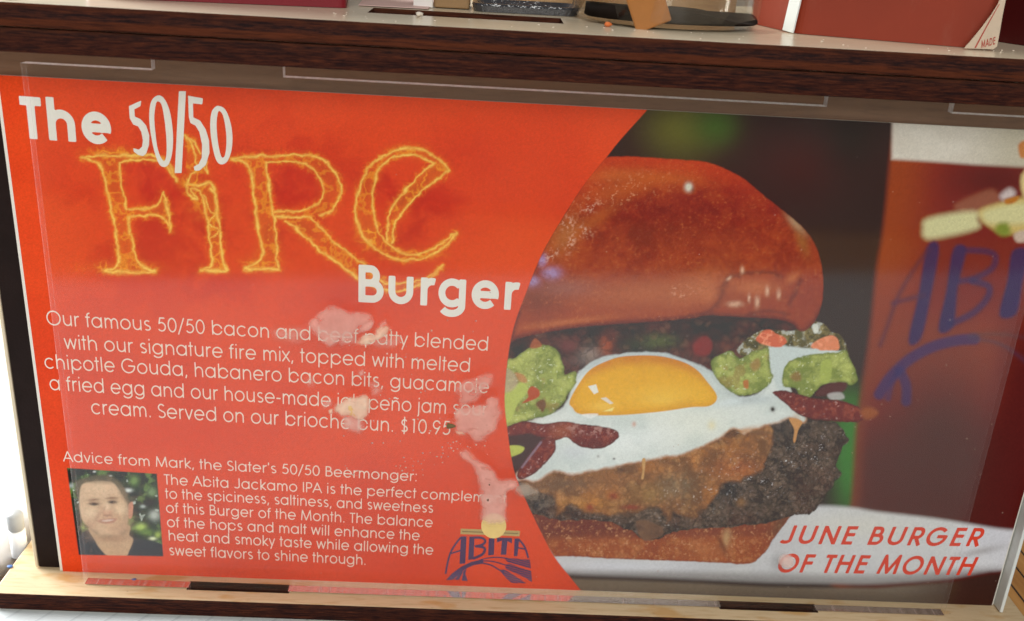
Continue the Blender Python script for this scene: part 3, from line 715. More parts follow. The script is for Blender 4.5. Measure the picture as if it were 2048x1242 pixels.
# creamy sauce and salsa at the right
def salsa(x, y, d):
    n = fbm(x, y, 14, 83); C = flat(x, (126, 110, 66)); C = mx(C, (78, 70, 42), sstep(.55, .4, n))
    C = lumps(C, x, y, 13, 29, (80, 72, 44), (166, 150, 96), .7); C = mx(C, (196, 198, 190), sstep(.58, .72, n)*.6); C = glints(C, x, y, 6, 85, (222, 220, 206), .70, .7); return C
paint([(1475, 700), (1500, 672), (1530, 660), (1580, 662), (1605, 654), (1628, 642), (1646, 648), (1662, 662), (1682, 672), (1690, 690), (1694, 712), (1640, 716), (1560, 724), (1500, 716)], salsa, 2, 'burger_filling', clip=PH, rough=3)
paint([(1535, 700), (1560, 690), (1590, 694), (1650, 698), (1688, 704), (1640, 716), (1580, 730), (1572, 780), (1560, 782), (1545, 750)], (198, 204, 198), 3, 'burger_filling', clip=PH, rough=2)
paint([(1422, 722), (1446, 706), (1462, 702), (1480, 716), (1506, 702), (1536, 698), (1540, 735), (1546, 756), (1530, 776), (1500, 788), (1476, 790), (1452, 776), (1430, 752)], guac, 1.8, 'guacamole2', clip=PH, rough=2.5)
paint([(1566, 742), (1578, 722), (1606, 712), (1640, 706), (1672, 704), (1692, 700), (1702, 724), (1714, 748), (1712, 764), (1700, 770), (1688, 764), (1652, 768), (1634, 778), (1620, 794), (1600, 790), (1590, 776), (1566, 772)], guac, 1.8, 'guacamole3', clip=PH, rough=2.5)
paint([(1642, 724), (1662, 722), (1660, 760), (1642, 764)], (170, 178, 86), 3, 'guacamole3', .8, clip=PH)
for p, c in (([(1512, 680), (1522, 664), (1540, 658), (1552, 668), (1568, 674), (1572, 684), (1558, 694), (1532, 690)], (208, 100, 68)),
             ([(1622, 694), (1634, 680), (1662, 670), (1676, 680), (1676, 698), (1648, 700)], (222, 132, 92))):
    paint(p, lambda x, y, d, c=c: mx(flat(x, c), (244, 160, 120), sstep(.55, .7, fbm(x, y, 10, 7))*.6), 1.8, 'burger_filling', clip=PH, rough=2)
for p, c, s in (([(1624, 650), (1634, 648), (1637, 662), (1628, 666)], (222, 220, 206), 2), ([(1590, 666), (1602, 660), (1606, 672), (1596, 678)], (86, 82, 50), 3), ([(1596, 682), (1612, 678), (1612, 692), (1600, 694)], (86, 76, 44), 3), ([(1500, 728), (1516, 716), (1520, 732), (1508, 742)], (160, 120, 66), 4), ([(1486, 762), (1496, 760), (1496, 776), (1488, 774)], (186, 98, 48), 2.5), ([(1580, 752), (1596, 742), (1602, 758), (1590, 762)], (142, 104, 60), 4), ([(1386, 690), (1408, 672), (1424, 684), (1418, 708), (1394, 710)], (132, 44, 42), 4)):
    paint(p, c, s, None, .85, clip=PH)
paint([(1630, 790), (1652, 768), (1690, 764), (1692, 776), (1680, 786), (1660, 790)], (88, 46, 44), 3, 'bacon_strip2', clip=PH)
paint([(1655, 788), (1680, 784), (1688, 796), (1664, 800)], (186, 178, 172), 3, None, .8, clip=PH)
# bacon
def bacon(x, y, d):
    n = fbm(x, y, 12, 93, 3); C = flat(x, (116, 44, 38)); C = mx(C, (150, 70, 54), sstep(.5, .7, n)*.7)
    C = lumps(C, x, y, 8, 21, (84, 30, 30), (164, 86, 70), .5); C = glints(C, x, y, 5, 95, (206, 168, 156), .70, .55)
    C = mx(C, (72, 30, 32), sstep(6, 0, -d)*.65); return C
paint([(1545, 784), (1566, 780), (1600, 788), (1629, 796), (1662, 799), (1693, 803), (1725, 817), (1734, 830), (1718, 843), (1690, 844), (1655, 841), (1625, 838), (1598, 829), (1572, 808), (1556, 796)], bacon, 1.6, 'bacon_strip2', clip=PH, rough=2)
paint([(1720, 820), (1740, 814), (1756, 824), (1744, 836), (1728, 836)], (158, 88, 48), 6, None, .8, clip=PH)
paint([(1005, 866), (1050, 856), (1090, 868), (1085, 890), (1060, 915), (1030, 945), (1010, 930)], (70, 42, 42), 3, 'bacon_strip', clip=PH)
paint([(1086, 876), (1102, 872), (1112, 884), (1108, 906), (1096, 920), (1072, 944), (1052, 956), (1038, 958), (1034, 946), (1046, 926), (1068, 896)], bacon, 1.6, 'bacon_strip', clip=PH, rough=1.5)
blur_stroke([(1082, 884), (1062, 910), (1044, 934)], 4, (150, 136, 150), 2, .6)
def bacon_l(x, y, d):
    C = bacon(x, y, d); top = G(x, y, 1175, 858, 60, 9, 4)
    C = mx(C, (180, 132, 120), top*sstep(.5, .65, fbm(x, y, 8, 97))*.9); C = mx(C, (168, 92, 62), G(x, y, 1122, 862, 22, 16)*.6)
    C = mx(C, (84, 26, 30), G(x, y, 1190, 888, 40, 9)*.7); return C
paint([(1008, 858), (1043, 842), (1087, 847), (1125, 842), (1162, 847), (1200, 852), (1230, 859), (1237, 868), (1234, 878), (1203, 897), (1168, 894), (1148, 886), (1133, 874), (1112, 880), (1080, 874), (1058, 868), (1010, 872)], bacon_l, 1.5, 'bacon_strip', clip=PH, rough=1.5)
paint([(1012, 894), (1030, 890), (1048, 894), (1044, 904), (1026, 912), (1012, 914)], (180, 184, 84), 1.8, 'guacamole4', clip=PH)

# top bun
BUN = [(1050, 590), (1074, 530), (1101, 476), (1162, 378), (1205, 320), (1240, 313), (1290, 314), (1340, 318), (1400, 322), (1425, 328), (1458, 341), (1492, 361), (1526, 390), (1566, 421), (1600, 450), (1627, 484), (1641, 523), (1646, 567), (1642, 611), (1631, 640), (1612, 660), (1596, 660), (1585, 648), (1553, 638), (1485, 634), (1418, 630), (1384, 636), (1304, 643), (1216, 649), (1135, 657), (1034, 677), (1020, 690), (1030, 640)]
def bun(x, y, d):
    n = fbm(x, y, 46, 103); nf = fbm(x, y, 5, 107, 3, .7); nm = fbm(x, y, 13, 109, 4, .65); C = flat(x, (146, 48, 24))
    C = mx(C, (170, 70, 32), sstep(.48, .70, n)*.55); C = mx(C, (124, 34, 20), sstep(.50, .34, n)*.6)
    C = mx(C, (178, 76, 36), sstep(.52, .72, nm)*.40); C = mx(C, (118, 32, 18), sstep(.48, .30, nm)*.35)
    C = mx(C, (192, 66, 28), sstep(70, 0, -d)*sstep(450, 330, y)*.85)
    C = mx(C, (200, 98, 44), G(x, y, 1255, 376, 95, 22, -14)*.65); C = mx(C, (196, 100, 46), G(x, y, 1330, 356, 70, 12, 4)*.5); C = mx(C, (188, 98, 48), G(x, y, 1190, 440, 62, 15, -34)*.6)
    C = mx(C, (112, 30, 16), G(x, y, 1335, 455, 130, 52, -6)*.6); C = mx(C, (206, 112, 58), G(x, y, 1225, 350, 60, 14, -4)*.45); C = mx(C, (132, 36, 18), G(x, y, 1500, 420, 60, 50, 40)*.4)
    C = mx(C, (176, 74, 36), G(x, y, 1470, 500, 70, 34, 10)*.35)
    low = sstep(480, 615, y+34*(fbm(x, y, 60, 113)-.5))*.85  # lighter lower bun: partly its own tone, partly painted cover haze
    C = mx(C, (152, 68, 38), low*.85); C = mx(C, (180, 98, 60), G(x, y, 1300, 585, 150, 30, -4)*.7); C = mx(C, (186, 106, 66), G(x, y, 1390, 575, 60, 30, -30)*.5)
    C = mx(C, (112, 54, 40), G(x, y, 1075, 598, 52, 36)*.75); C = mx(C, (182, 100, 58), G(x, y, 1135, 644, 90, 7, -7)*.8)
    C = mx(C, (98, 42, 34), sstep(13, 0, -d)*sstep(600, 632, y)*.85); C = mx(C, (140, 58, 44), G(x, y, 1612, 590, 30, 50)*.6)
    cr = np.zeros(x.shape)
    for pts, wd in (([(1462, 552), (1446, 574), (1440, 596), (1428, 614), (1404, 628), (1376, 634)], 6.5), ([(1466, 552), (1500, 545), (1540, 546), (1562, 552)], 4.5), ([(1600, 560), (1590, 584), (1578, 606)], 5), ([(1500, 626), (1540, 622), (1580, 630)], 5)):
        cr = np.maximum(cr, np.exp(-(seg_dist(x+(nm-.5)*8, y+(nm-.5)*8, catmull(pts, 4, False))/wd)**2))
    C = mx(C, (190, 106, 64), np.maximum.reduce([G(x, y, 1510, 574, 46, 16), G(x, y, 1584, 556, 16, 9, -38), G(x, y, 1416, 586, 20, 22)])*.75)
    C = mx(C, (100, 46, 36), cr*.6)
    C = mx(C, (222, 180, 146), np.maximum.reduce([G(x, y, 1534, 582, 4, 9), G(x, y, 1470, 608, 14, 6), G(x, y, 1514, 604, 5, 11), G(x, y, 1458, 556, 6, 3, -40), G(x, y, 1557, 588, 4, 9), G(x, y, 1484, 540, 4, 7), G(x, y, 1498, 596, 3, 8)])*.8*(.4+nf))
    C = mx(C, (168, 136, 104), G(x, y, 1592, 448, 9, 28, -42)*.95); C = mx(C, (152, 100, 52), G(x, y, 1604, 484, 10, 28, -22)*.65)
    C = mx(C, (178, 118, 70), G(x, y, 1130, 470, 26, 42, 30)*.5)
    hl = np.maximum.reduce([G(x, y, 1135, 446, 14, 14), G(x, y, 1142, 485, 7, 22, 20), G(x, y, 1100, 510, 24, 10, -35), G(x, y, 1168, 462, 16, 12), G(x, y, 1180, 415, 20, 8, -30)])
    C = mx(C, (226, 190, 168), sstep(.52, .72, nf)*hl*.7)
    C = mx(C, (160, 140, 184), np.maximum.reduce([G(x, y, 1104, 546, 18, 12), G(x, y, 1064, 562, 14, 10), G(x, y, 1084, 520, 9, 12)])*(.45+.8*nf))
    C = mx(C, (146, 96, 86), G(x, y, 1130, 575, 60, 20)*.5)
    C = mx(C, (200, 116, 74), sstep(.60, .84, nf)*(.16+.22*sstep(.4, .6, n))); C = mx(C, (96, 28, 18), sstep(.36, .20, nf)*.18)
    C = mx(C, (226, 170, 132), sstep(.62, .76, fbm(x, y, 6, 117, 3, .7))*np.maximum.reduce([G(x, y, 1240, 385, 100, 26, -15), G(x, y, 1365, 582, 26, 14), .03*np.ones_like(x)])*.55)
    C = mx(C, (206, 198, 178), G(x, y, 1377, 374, 7, 8)*1.4); C = mx(C, (120, 60, 40), G(x, y, 1386, 380, 4, 6)*.5)
    return C
paint(BUN, bun, 2.0, 'bun_top', clip=PH, rough=1.2)
# scratches and dots over the print in the dark area
for _ in range(34):
    px_, py_ = rng.uniform(1480, 2040), rng.uniform(330, 1190); r_ = rng.uniform(.6, 1.4)
    paint([(px_-r_, py_), (px_, py_-r_), (px_+r_, py_), (px_, py_+r_)], (190, 170, 150), .8, None, .6, clip=PH, smooth=False)

# --- portrait print
PQ = np.array([(134, 935), (314, 947), (327, 1112), (158, 1109)], float)
wsl = window(125, 335, 925, 1120); x, y = PX[wsl], PY[wsl]
a = sstep(.9, -.9, poly_sdf(x, y, PQ))
def pp(p): return [(130+.1691*u, 920+.1691*v) for u, v in p]
n = fbm(x, y, 22, 121); C = flat(x, (46, 54, 38)); C = mx(C, (30, 32, 26), sstep(.52, .36, n)); C = mx(C, (96, 118, 62), sstep(.55, .72, fbm(x, y, 18, 125))*.9)
C = mx(C, (200, 206, 190), sstep(.70, .78, fbm(x, y, 14, 131))*.7)
def pb(C, poly, col, s=1.2, al=1.0, sm=True):
    P = catmull(pp(poly)) if sm else np.array(pp(poly)); return mx(C, col, sstep(s, -s, poly_sdf(x, y, P))*al)
for u, v, r1, r2, col in ((750, 355, 50, 25, (206, 208, 198)), (820, 240, 55, 60, (104, 130, 70)), (1060, 650, 70, 65, (170, 172, 160)), (900, 790, 70, 50, (164, 184, 92)), (1040, 925, 45, 22, (212, 214, 170)), (925, 545, 35, 22, (180, 186, 174)), (1100, 880, 40, 40, (150, 170, 80)), (1030, 380, 60, 60, (116, 136, 92)), (540, 185, 20, 10, (200, 200, 190)), (350, 135, 18, 10, (200, 200, 190)), (75, 300, 30, 30, (150, 156, 146)), (215, 795, 25, 25, (128, 150, 74)), (960, 850, 90, 40, (96, 120, 56))):
    C = mx(C, col, G(x, y, *pp([(u, v)])[0], r1*.15, r2*.15)*1.15)
C = mx(C, (52, 34, 34), G(x, y, *pp([(1000, 500)])[0], 16, 12)*.7)
C = pb(C, [(100, 1150), (150, 960), (200, 860), (330, 830), (560, 1000), (760, 900), (830, 920), (1170, 1000), (1200, 1180), (100, 1180)], (50, 50, 54), 2)
C = pb(C, [(300, 780), (360, 950), (430, 1060), (540, 1150), (710, 1150), (770, 1050), (805, 960), (800, 920), (760, 880), (740, 760)], (188, 152, 118), 2)
C = pb(C, [(120, 300), (150, 240), (300, 190), (480, 170), (600, 220), (700, 320), (745, 460), (760, 520), (735, 520), (640, 330), (560, 255), (300, 250), (190, 320), (170, 480), (140, 420)], (86, 76, 58), 3.5)
C = pb(C, [(755, 520), (800, 490), (808, 560), (795, 670), (760, 690), (745, 620)], (196, 130, 104))
C = pb(C, [(185, 330), (230, 270), (350, 250), (480, 248), (570, 265), (630, 330), (690, 420), (735, 510), (750, 640), (735, 760), (690, 850), (600, 900), (500, 905), (400, 870), (300, 800), (215, 720), (180, 600), (172, 470)], (200, 164, 131), 2.4)
C = mx(C, (150, 124, 96), np.maximum.reduce([G(x, y, *pp([(520, 905)])[0], 30, 5, 4), G(x, y, *pp([(360, 850)])[0], 16, 4, 35), G(x, y, *pp([(700, 860)])[0], 12, 5, -45)])*.85)
C = mx(C, (150, 122, 96), G(x, y, *pp([(720, 620)])[0], 5, 30, 4)*.5); C = mx(C, (110, 92, 70), G(x, y, *pp([(400, 258)])[0], 40, 4, 2)*.5); C = mx(C, (120, 100, 76), G(x, y, *pp([(690, 400)])[0], 5, 22, -28)*.7)
C = mx(C, (220, 186, 150), G(x, y, *pp([(420, 330)])[0], 26, 10)*.6); C = mx(C, (182, 128, 100), G(x, y, *pp([(520, 640)])[0], 20, 12)*.6); C = mx(C, (186, 140, 110), G(x, y, *pp([(580, 790)])[0], 20, 12)*.5)
C = mx(C, (214, 178, 134), G(x, y, *pp([(650, 640)])[0], 12, 22)*.5); C = mx(C, (160, 118, 90), G(x, y, *pp([(540, 930)])[0], 30, 6)*.7)
C = pb(C, [(280, 515), (340, 500), (405, 515), (350, 535)], (104, 82, 62), 1.4, .8); C = pb(C, [(500, 490), (560, 478), (620, 495), (560, 508)], (104, 82, 62), 1.4, .8)
C = pb(C, [(300, 470), (350, 455), (400, 465), (350, 475)], (160, 120, 88), 1.6, .6); C = pb(C, [(480, 455), (560, 430), (620, 450), (560, 458)], (160, 118, 88), 1.6, .6)
C = pb(C, [(455, 600), (490, 580), (550, 600), (520, 640), (470, 640)], (196, 140, 112), 2, .6); C = pb(C, [(460, 650), (500, 642), (545, 646), (500, 662)], (150, 98, 82), 1.6, .6)
C = pb(C, [(390, 712), (480, 692), (615, 685), (585, 732), (500, 748), (420, 738)], (166, 108, 92), 2.2, .75); C = pb(C, [(435, 714), (500, 702), (575, 702), (540, 718), (470, 726)], (214, 190, 172), 1.6, .8)
C = mx(C, (168, 122, 96), np.maximum.reduce([G(x, y, *pp([(390, 660)])[0], 4, 14, 25), G(x, y, *pp([(625, 650)])[0], 4, 13, -25)])*.6)
C = mx(C, (150, 110, 84), np.maximum.reduce([G(x, y, *pp([(345, 500)])[0], 13, 6), G(x, y, *pp([(560, 480)])[0], 13, 6)])*.55)
C = mx(C, (62, 46, 38), np.maximum.reduce([G(x, y, *pp([(345, 517)])[0], 8, 2.9, 3), G(x, y, *pp([(562, 495)])[0], 8, 2.9, -2)])*1.1); C = mx(C, (124, 92, 68), np.maximum.reduce([G(x, y, *pp([(340, 466)])[0], 12, 2.4, -4), G(x, y, *pp([(565, 446)])[0], 12, 2.4, -2)])*.7); C = mx(C, (150, 106, 84), np.maximum.reduce([G(x, y, *pp([(478, 652)])[0], 4, 2), G(x, y, *pp([(535, 650)])[0], 4, 2)])*.7)
C = mx(C, (172, 132, 104), G(x, y, *pp([(690, 800)])[0], 14, 34, 20)*.6); C = mx(C, (170, 130, 104), G(x, y, *pp([(300, 760)])[0], 16, 20, -30)*.5)
C = mx(C, (226, 196, 160), np.maximum.reduce([G(x, y, *pp([(300, 620)])[0], 14, 10), G(x, y, *pp([(500, 560)])[0], 5, 12), G(x, y, *pp([(650, 590)])[0], 12, 9)])*.5)
C = mx(C, (176, 134, 106), sstep(.52, .70, fbm(x, y, 9, 141))*.30*G(x, y, *pp([(470, 620)])[0], 60, 70)); C = C*(.90+.2*fbm(x, y, 5, 143))[..., None]
INK[wsl] = INK[wsl]*(1-a[..., None])+C*a[..., None]
L = LAB[wsl]; L[a > .5] = lab('portrait_photo')

# --- ink gain, paper tooth and grain of the print
INK_GAIN = np.array([1.10, 1.14, 1.24])
INK = np.maximum(INK-np.array([.014, .014, .013]), INK*.5)
grain = ((rng.rand(*GX.shape)-.5)*.18+(vnoise(PX/2.6, PY/2.6, 9)-.5)*.16)*(1-.55*INK.mean(-1))
INK = np.clip(INK*(1+grain[..., None])*INK_GAIN, .002, .92)

menu = empty('menu_card', (0, 0, 0))
tag(menu, 'orange printed menu card advertising a fire burger behind the clear cover', 'menu card')
def card_mesh(name, V2, F, yoff, parent, mats, colors=None):
    V = np.stack([V2[:, 0], np.full(len(V2), yoff), V2[:, 1]], -1)
    return mesh_np(name, V, F, parent, mats, colors)
bm = bm_box(bmesh.new(), -.0008, CW+.0004, -.00010, .0004, .0002, CH)
bm_obj('card_sheet', bm, menu, [M_PAPER])
cl = LAB[:-1, :-1]
idx = np.arange(GX.size).reshape(GX.shape)
quads = np.stack([idx[:-1, :-1], idx[:-1, 1:], idx[1:, 1:], idx[1:, :-1]], -1)
V2 = np.stack([GX.ravel(), GZ.ravel()], -1); CC = INK.reshape(-1, 3)
PARTS = {}
def cells(name, parent, sel=None, oname=None):
    m = (cl == lab(name)) if sel is None else sel
    q = quads[m]
    if len(q) == 0: return None
    u, inv = np.unique(q.ravel(), return_inverse=True)
    o = card_mesh(oname or name, V2[u], inv.reshape(-1, 4), -.00016, parent, [M_INK], CC[u])
    PARTS[name] = o
    return o
for nm in ('orange_panel', 'flame_lettering', 'burger_photo', 'portrait_photo'): cells(nm, menu)
bp = PARTS['burger_photo']
for nm, on in (('bun_top', 'burger_bun'), ('bun_bottom', 'burger_bun'), ('fried_egg', None), ('egg_yolk', None), ('guacamole', None), ('guacamole2', 'guacamole'), ('guacamole3', 'guacamole'), ('guacamole4', 'guacamole'), ('bacon_strip', 'bacon'), ('bacon_strip2', 'bacon'), ('beef_patty', None), ('burger_filling', None), ('plate', None), ('beer_glass', None)):
    cells(nm, bp, None, on)
PARTS['bun_top']['label'] = 'printed shiny brown top bun'; PARTS['bun_bottom']['label'] = 'printed lower bun on the plate'

# ------------------------------------------------------------------ lettering (own stroke alphabet)
def march(D, x0, y0, cell):
    """filled region D<0 of a grid as vertices and faces"""
    H, W = D.shape; V = []; F = []; vid = {}; eid = {}
    def gv(i, j):
        k = i*W+j
        if k not in vid: vid[k] = len(V); V.append((x0+j*cell, y0+i*cell))
        return vid[k]
    def ev(i, j, i2, j2):
        k = (i, j, i2, j2) if (i, j) < (i2, j2) else (i2, j2, i, j)
        if k not in eid:
            a, b = D[k[0], k[1]], D[k[2], k[3]]; t = a/(a-b); t = min(max(t, .02), .98)
            eid[k] = len(V); V.append((x0+(k[1]+(k[3]-k[1])*t)*cell, y0+(k[0]+(k[2]-k[0])*t)*cell))
        return eid[k]
    S = D < 0
    act = S[:-1, :-1] | S[1:, :-1] | S[:-1, 1:] | S[1:, 1:]
    for i, j in zip(*np.where(act)):
        cs = ((i, j), (i, j+1), (i+1, j+1), (i+1, j)); f = []
        for k in range(4):
            a, b = cs[k], cs[(k+1) % 4]
            if S[a]: f.append(gv(*a))
            if S[a] != S[b]: f.append(ev(*a, *b))
        if len(f) >= 3: F.append(f)
    return np.array(V).reshape(-1, 2), F
def arc(cx, cy, rx, ry, a0, a1, n=None):
    n = n or max(5, int(abs(a1-a0)/12)); t = np.radians(np.linspace(a0, a1, n+1))
    return [(cx+rx*math.cos(a), cy+ry*math.sin(a)) for a in t]
def stroke_sdf(x, y, P, wd, butt=True):
    d = seg_dist(x, y, P)-wd/2
    if butt:
        for e, q in ((P[0], P[1]), (P[-1], P[-2])):
            ux, uy = e[0]-q[0], e[1]-q[1]; l = math.hypot(ux, uy) or 1; ux /= l; uy /= l
            near = (x-e[0])**2+(y-e[1])**2 < (wd*.95)**2
            d = np.where(near, np.maximum(d, (x-e[0])*ux+(y-e[1])*uy), d)
    return d
def glyph_defs(w):
    h = w/2; X = .54; c = X/2; r = .28-h; g = {}; sb = .075; rb = .045
    def put(ch, strokes, adv): g[ch] = (strokes, adv)
    cx = rb+.28; circ = arc(cx, c, r, r, 0, 360)
    put('o', [circ], cx+.28+rb)
    sx = cx+r
    put('a', [circ, [(sx, 0), (sx, X)]], sx+h+sb); put('d', [circ, [(sx, 0), (sx, .74)]], sx+h+sb)
    put('q', [circ, [(sx, -.2), (sx, X)]], sx+h+sb)
    put('g', [circ, [(sx, X)]+[(sx, .0)]+arc(cx, .02, r, .22-h, 0, -152)], sx+h+sb)
    s0 = sb+h; cb = s0+r; cir2 = arc(cb, c, r, r, 0, 360)
    put('b', [cir2, [(s0, 0), (s0, .74)]], cb+.28+rb); put('p', [cir2, [(s0, -.2), (s0, X)]], cb+.28+rb)
    put('c', [arc(cx, c, r, r, 42, 318)], cx+.235+rb)
    put('e', [[(cx-r, c), (cx+r, c)], arc(cx, c, r, r, -math.degrees(h/r)*.95, 190), arc(cx, c, r, r, 170, 322 if w < .1 else 316)], cx+.28+rb)
    fx = .10+h
    put('f', [[(fx, 0), (fx, .60)]+arc(fx+.12, .60, .12, .14-h, 180, 78), [(.025, X-h), (fx+.14, X-h)]], fx+.165)
    ra = .205-h*.3
    def arch(s, r_): return [(s, .26)]+arc(s+r_, .29, r_, .25-h, 180, 0)+[(s+2*r_, 0)]
    put('h', [[(s0, 0), (s0, .74)], arch(s0, ra)], s0+2*ra+h+sb)
    put('n', [[(s0, 0), (s0, X)], arch(s0, ra)], s0+2*ra+h+sb)
    put('\u00f1', [[(s0, 0), (s0, X)], arch(s0, ra), [(s0+.06, .64)]+arc(s0+.14, .645, .05, .03, 180, 0)+arc(s0+.27, .66, .06, .03, 180, 360)], s0+2*ra+h+sb)
    rm = .165-h*.15
    put('m', [[(s0, 0), (s0, X)], arch(s0, rm), arch(s0+2*rm, rm)], s0+4*rm+h+sb)
    put('r', [[(s0, 0), (s0, X)], [(s0, .28)]+arc(s0+.17, .30, .17, .24-h, 180, 72)], s0+.25)
    dot = [(s0-.001, .665), (s0, .665+w*1.15)]
    put('i', [[(s0, 0), (s0, X)], dot], s0+h+sb); put('l', [[(s0, 0), (s0, .74)]], s0+h+sb)
    put('j', [[(s0, X), (s0, -.12)]+arc(s0-.09, -.12, .09, .08, 0, -70), dot], s0+h+sb)
    put('k', [[(s0, 0), (s0, .74)], [(.43, X), (s0+.04, .25), (.46, 0)]], .49)
    rs = (X-3*h)/4+.001; sw = .155-h*.3; cs_ = rb+.02+sw+h
    put('s', [arc(cs_, X-h-rs, sw*.92, rs, 35, 262)+arc(cs_, h+rs, sw, rs, 85, -142)], cs_+sw+h+rb)
    tx = .10+h
    put('t', [[(tx, 0), (tx, .72)], [(.02, X-h), (tx+.13, X-h)]], tx+.155)
    put('u', [[(s0, X), (s0, .25)]+arc(s0+ra, .25, ra, .25-h, 180, 360)+[(s0+2*ra, .25), (s0+2*ra, X)], [(s0+2*ra, 0), (s0+2*ra, .3)]] if w < .1 else [[(s0, X), (s0, .25)]+arc(s0+ra, .25, ra, .25-h, 180, 360)+[(s0+2*ra, X)]], s0+2*ra+h+sb)
    put('v', [[(.02+h, X), (.25, h*.8), (.48-h, X)]], .50); put('y', [[(.02+h, X), (.25, h*1.4)], [(.48-h, X), (.16, -.20)]], .50)
    put('w', [[(.02+h, X), (.20, h), (.365, X-h), (.53, h), (.71-h, X)]], .73)
    put('x', [[(.03, 0), (.42, X)], [(.03, X), (.42, 0)]], .45)
    CH_ = .72
    put('O', [arc(.045+.38, .36, .38-h, .375-h, 0, 360, 40)], .85)
    put('A', [[(.01+h*.6, 0), (.34, CH_-h*.6), (.67-h*.6, 0)], [(.14, .24), (.54, .24)]], .68)
    b1 = CH_/2+.02
    put('B', [[(s0, 0), (s0, CH_)], [(s0, CH_-h), (s0+.16, CH_-h)]+arc(s0+.17, (CH_-h+b1)/2, .16-h*.5, (CH_-h-b1)/2, 90, -90)+[(s0, b1)], [(s0, b1), (s0+.20, b1)]+arc(s0+.21, (h+b1)/2, .20-h*.5, (b1-h)/2, 90, -90)+[(s0, h)]], s0+.42+rb)
    put('G', [arc(.425, .36, .38-h, .375-h, 42, 360)+[(.425, .36)]], .86)
    put('I', [[(s0, 0), (s0, CH_)]], s0+h+sb)
    jr = .17
    put('J', [[(.06+2*jr, CH_), (.06+2*jr, .17)]+arc(.06+jr, .17, jr, .17-h, 0, -150)], .06+2*jr+h+sb)
    put('M', [[(.06+h, 0), (.14+h*.6, CH_-h*.3), (.44, h), (.74-h*.6, CH_-h*.3), (.82-h, 0)]], .88)
    put('P', [[(s0, 0), (s0, CH_)], [(s0, CH_-h), (s0+.19, CH_-h)]+arc(s0+.19, (CH_-h+.32)/2, .18-h*.5, (CH_-h-.32)/2, 90, -90)+[(s0, .32)]], s0+.40)
    put('R', [[(s0, 0), (s0, CH_)], [(s0, CH_-h), (s0+.19, CH_-h)]+arc(s0+.19, (CH_-h+.32)/2, .18-h*.5, (CH_-h-.32)/2, 90, -90)+[(s0, .32)], [(s0+.15, .32), (s0+.36, 0)]], s0+.42)
    put('D', [[(s0, 0), (s0, CH_)], [(s0, CH_-h), (s0+.14, CH_-h)]+arc(s0+.16, .36, .33-h, .36-h, 90, -90)+[(s0, h)]], s0+.55)
    R1 = (CH_-3*h)/4
    put('S', [arc(.25, CH_-h-R1, .16, R1, 30, 265)+arc(.25, h+R1, .185, R1, 85, -145)], .50)
    put('T', [[(.22, 0), (.22, CH_)], [(.02, CH_-h), (.42, CH_-h)]], .44)
    put('U', [[(s0, CH_), (s0, .25)]+arc(s0+.22, .25, .22, .25-h, 180, 360)+[(s0+.44, CH_)]], s0+.44+h+sb)
    put('N', [[(s0, 0), (s0, CH_)], [(s0+h*.2, CH_-h*.7), (s0+.48-h*.2, h*.7)], [(s0+.48, 0), (s0+.48, CH_)]], s0+.48+h+sb)
    put('E', [[(s0, 0), (s0, CH_)], [(s0, CH_-h), (s0+.33, CH_-h)], [(s0, .39), (s0+.32, .39)], [(s0, h), (s0+.33, h)]], s0+.33+.07)
    put('F', [[(s0, 0), (s0, CH_)], [(s0, CH_-h), (s0+.32, CH_-h)], [(s0, .38), (s0+.31, .38)]], s0+.32+.05)
    put('H', [[(s0, 0), (s0, CH_)], [(s0, .39), (s0+.43, .39)], [(s0+.43, 0), (s0+.43, CH_)]], s0+.43+h+sb)
    put('0', [arc(.28, .36, .24-h, .37-h, 0, 360, 40)], .56)
    put('5', [[(.44, CH_-h), (.19, CH_-h), (.13, .40)]+arc(.26, .245, .21-h*.3, .245-h, 125, -145)], .55)
    put('1', [[(.16, CH_-h), (.27, CH_-h)], [(.27, CH_), (.27, 0)]], .46)
    put('9', [arc(.28, .49, .22-h, .23-h, 0, 360, 36), [(.28+.22-h-.01, .42), (.23, 0)]], .56)
    put('$', [arc(.27, CH_-h-R1-.02, .14, R1-.02, 30, 265)+arc(.27, h+R1, .165, R1-.02, 85, -145), [(.27, -.09), (.27, .80)]], .55)
    put('/', [[(.04, -.10), (.36, .76)]], .40)
    d = w*1.25
    put('.', [[(.12, 0), (.12, d)]], .24); put(',', [[(.14, d), (.08, -.10)]], .24); put(':', [[(.12, 0), (.12, d)], [(.12, X-d), (.12, X)]], .24)
    put('-', [[(.05, .27), (.29, .27)]], .34); put("'", [[(.10, .74), (.09, .55)]], .19); put(' ', [], .28)
    return g
_cache = {}
def glyph(ch, w):
    if (ch, w) not in _cache:
        strokes, adv = glyph_defs(w)[ch]
        if not strokes: _cache[ch, w] = (None, None, adv, 0, adv)
        else:
            pts = np.vstack([np.array(s) for s in strokes]); cell = .022
            x0, y0 = pts.min(0)-w*.5-.03; x1, y1 = pts.max(0)+w*.5+.03
            xs = np.arange(x0, x1+cell, cell); ys = np.arange(y0, y1+cell, cell); X, Y = np.meshgrid(xs, ys)
            D = np.full(X.shape, 9.0)
            for s in strokes: D = np.minimum(D, stroke_sdf(X, Y, s, w, ch not in 'oO0') if len(s) > 1 else 9.0)
            D[D == 0] = 1e-6
            V, F = march(D, x0, y0, cell); _cache[ch, w] = (V, F, adv, V[:, 0].min(), V[:, 0].max())
    return _cache[ch, w]
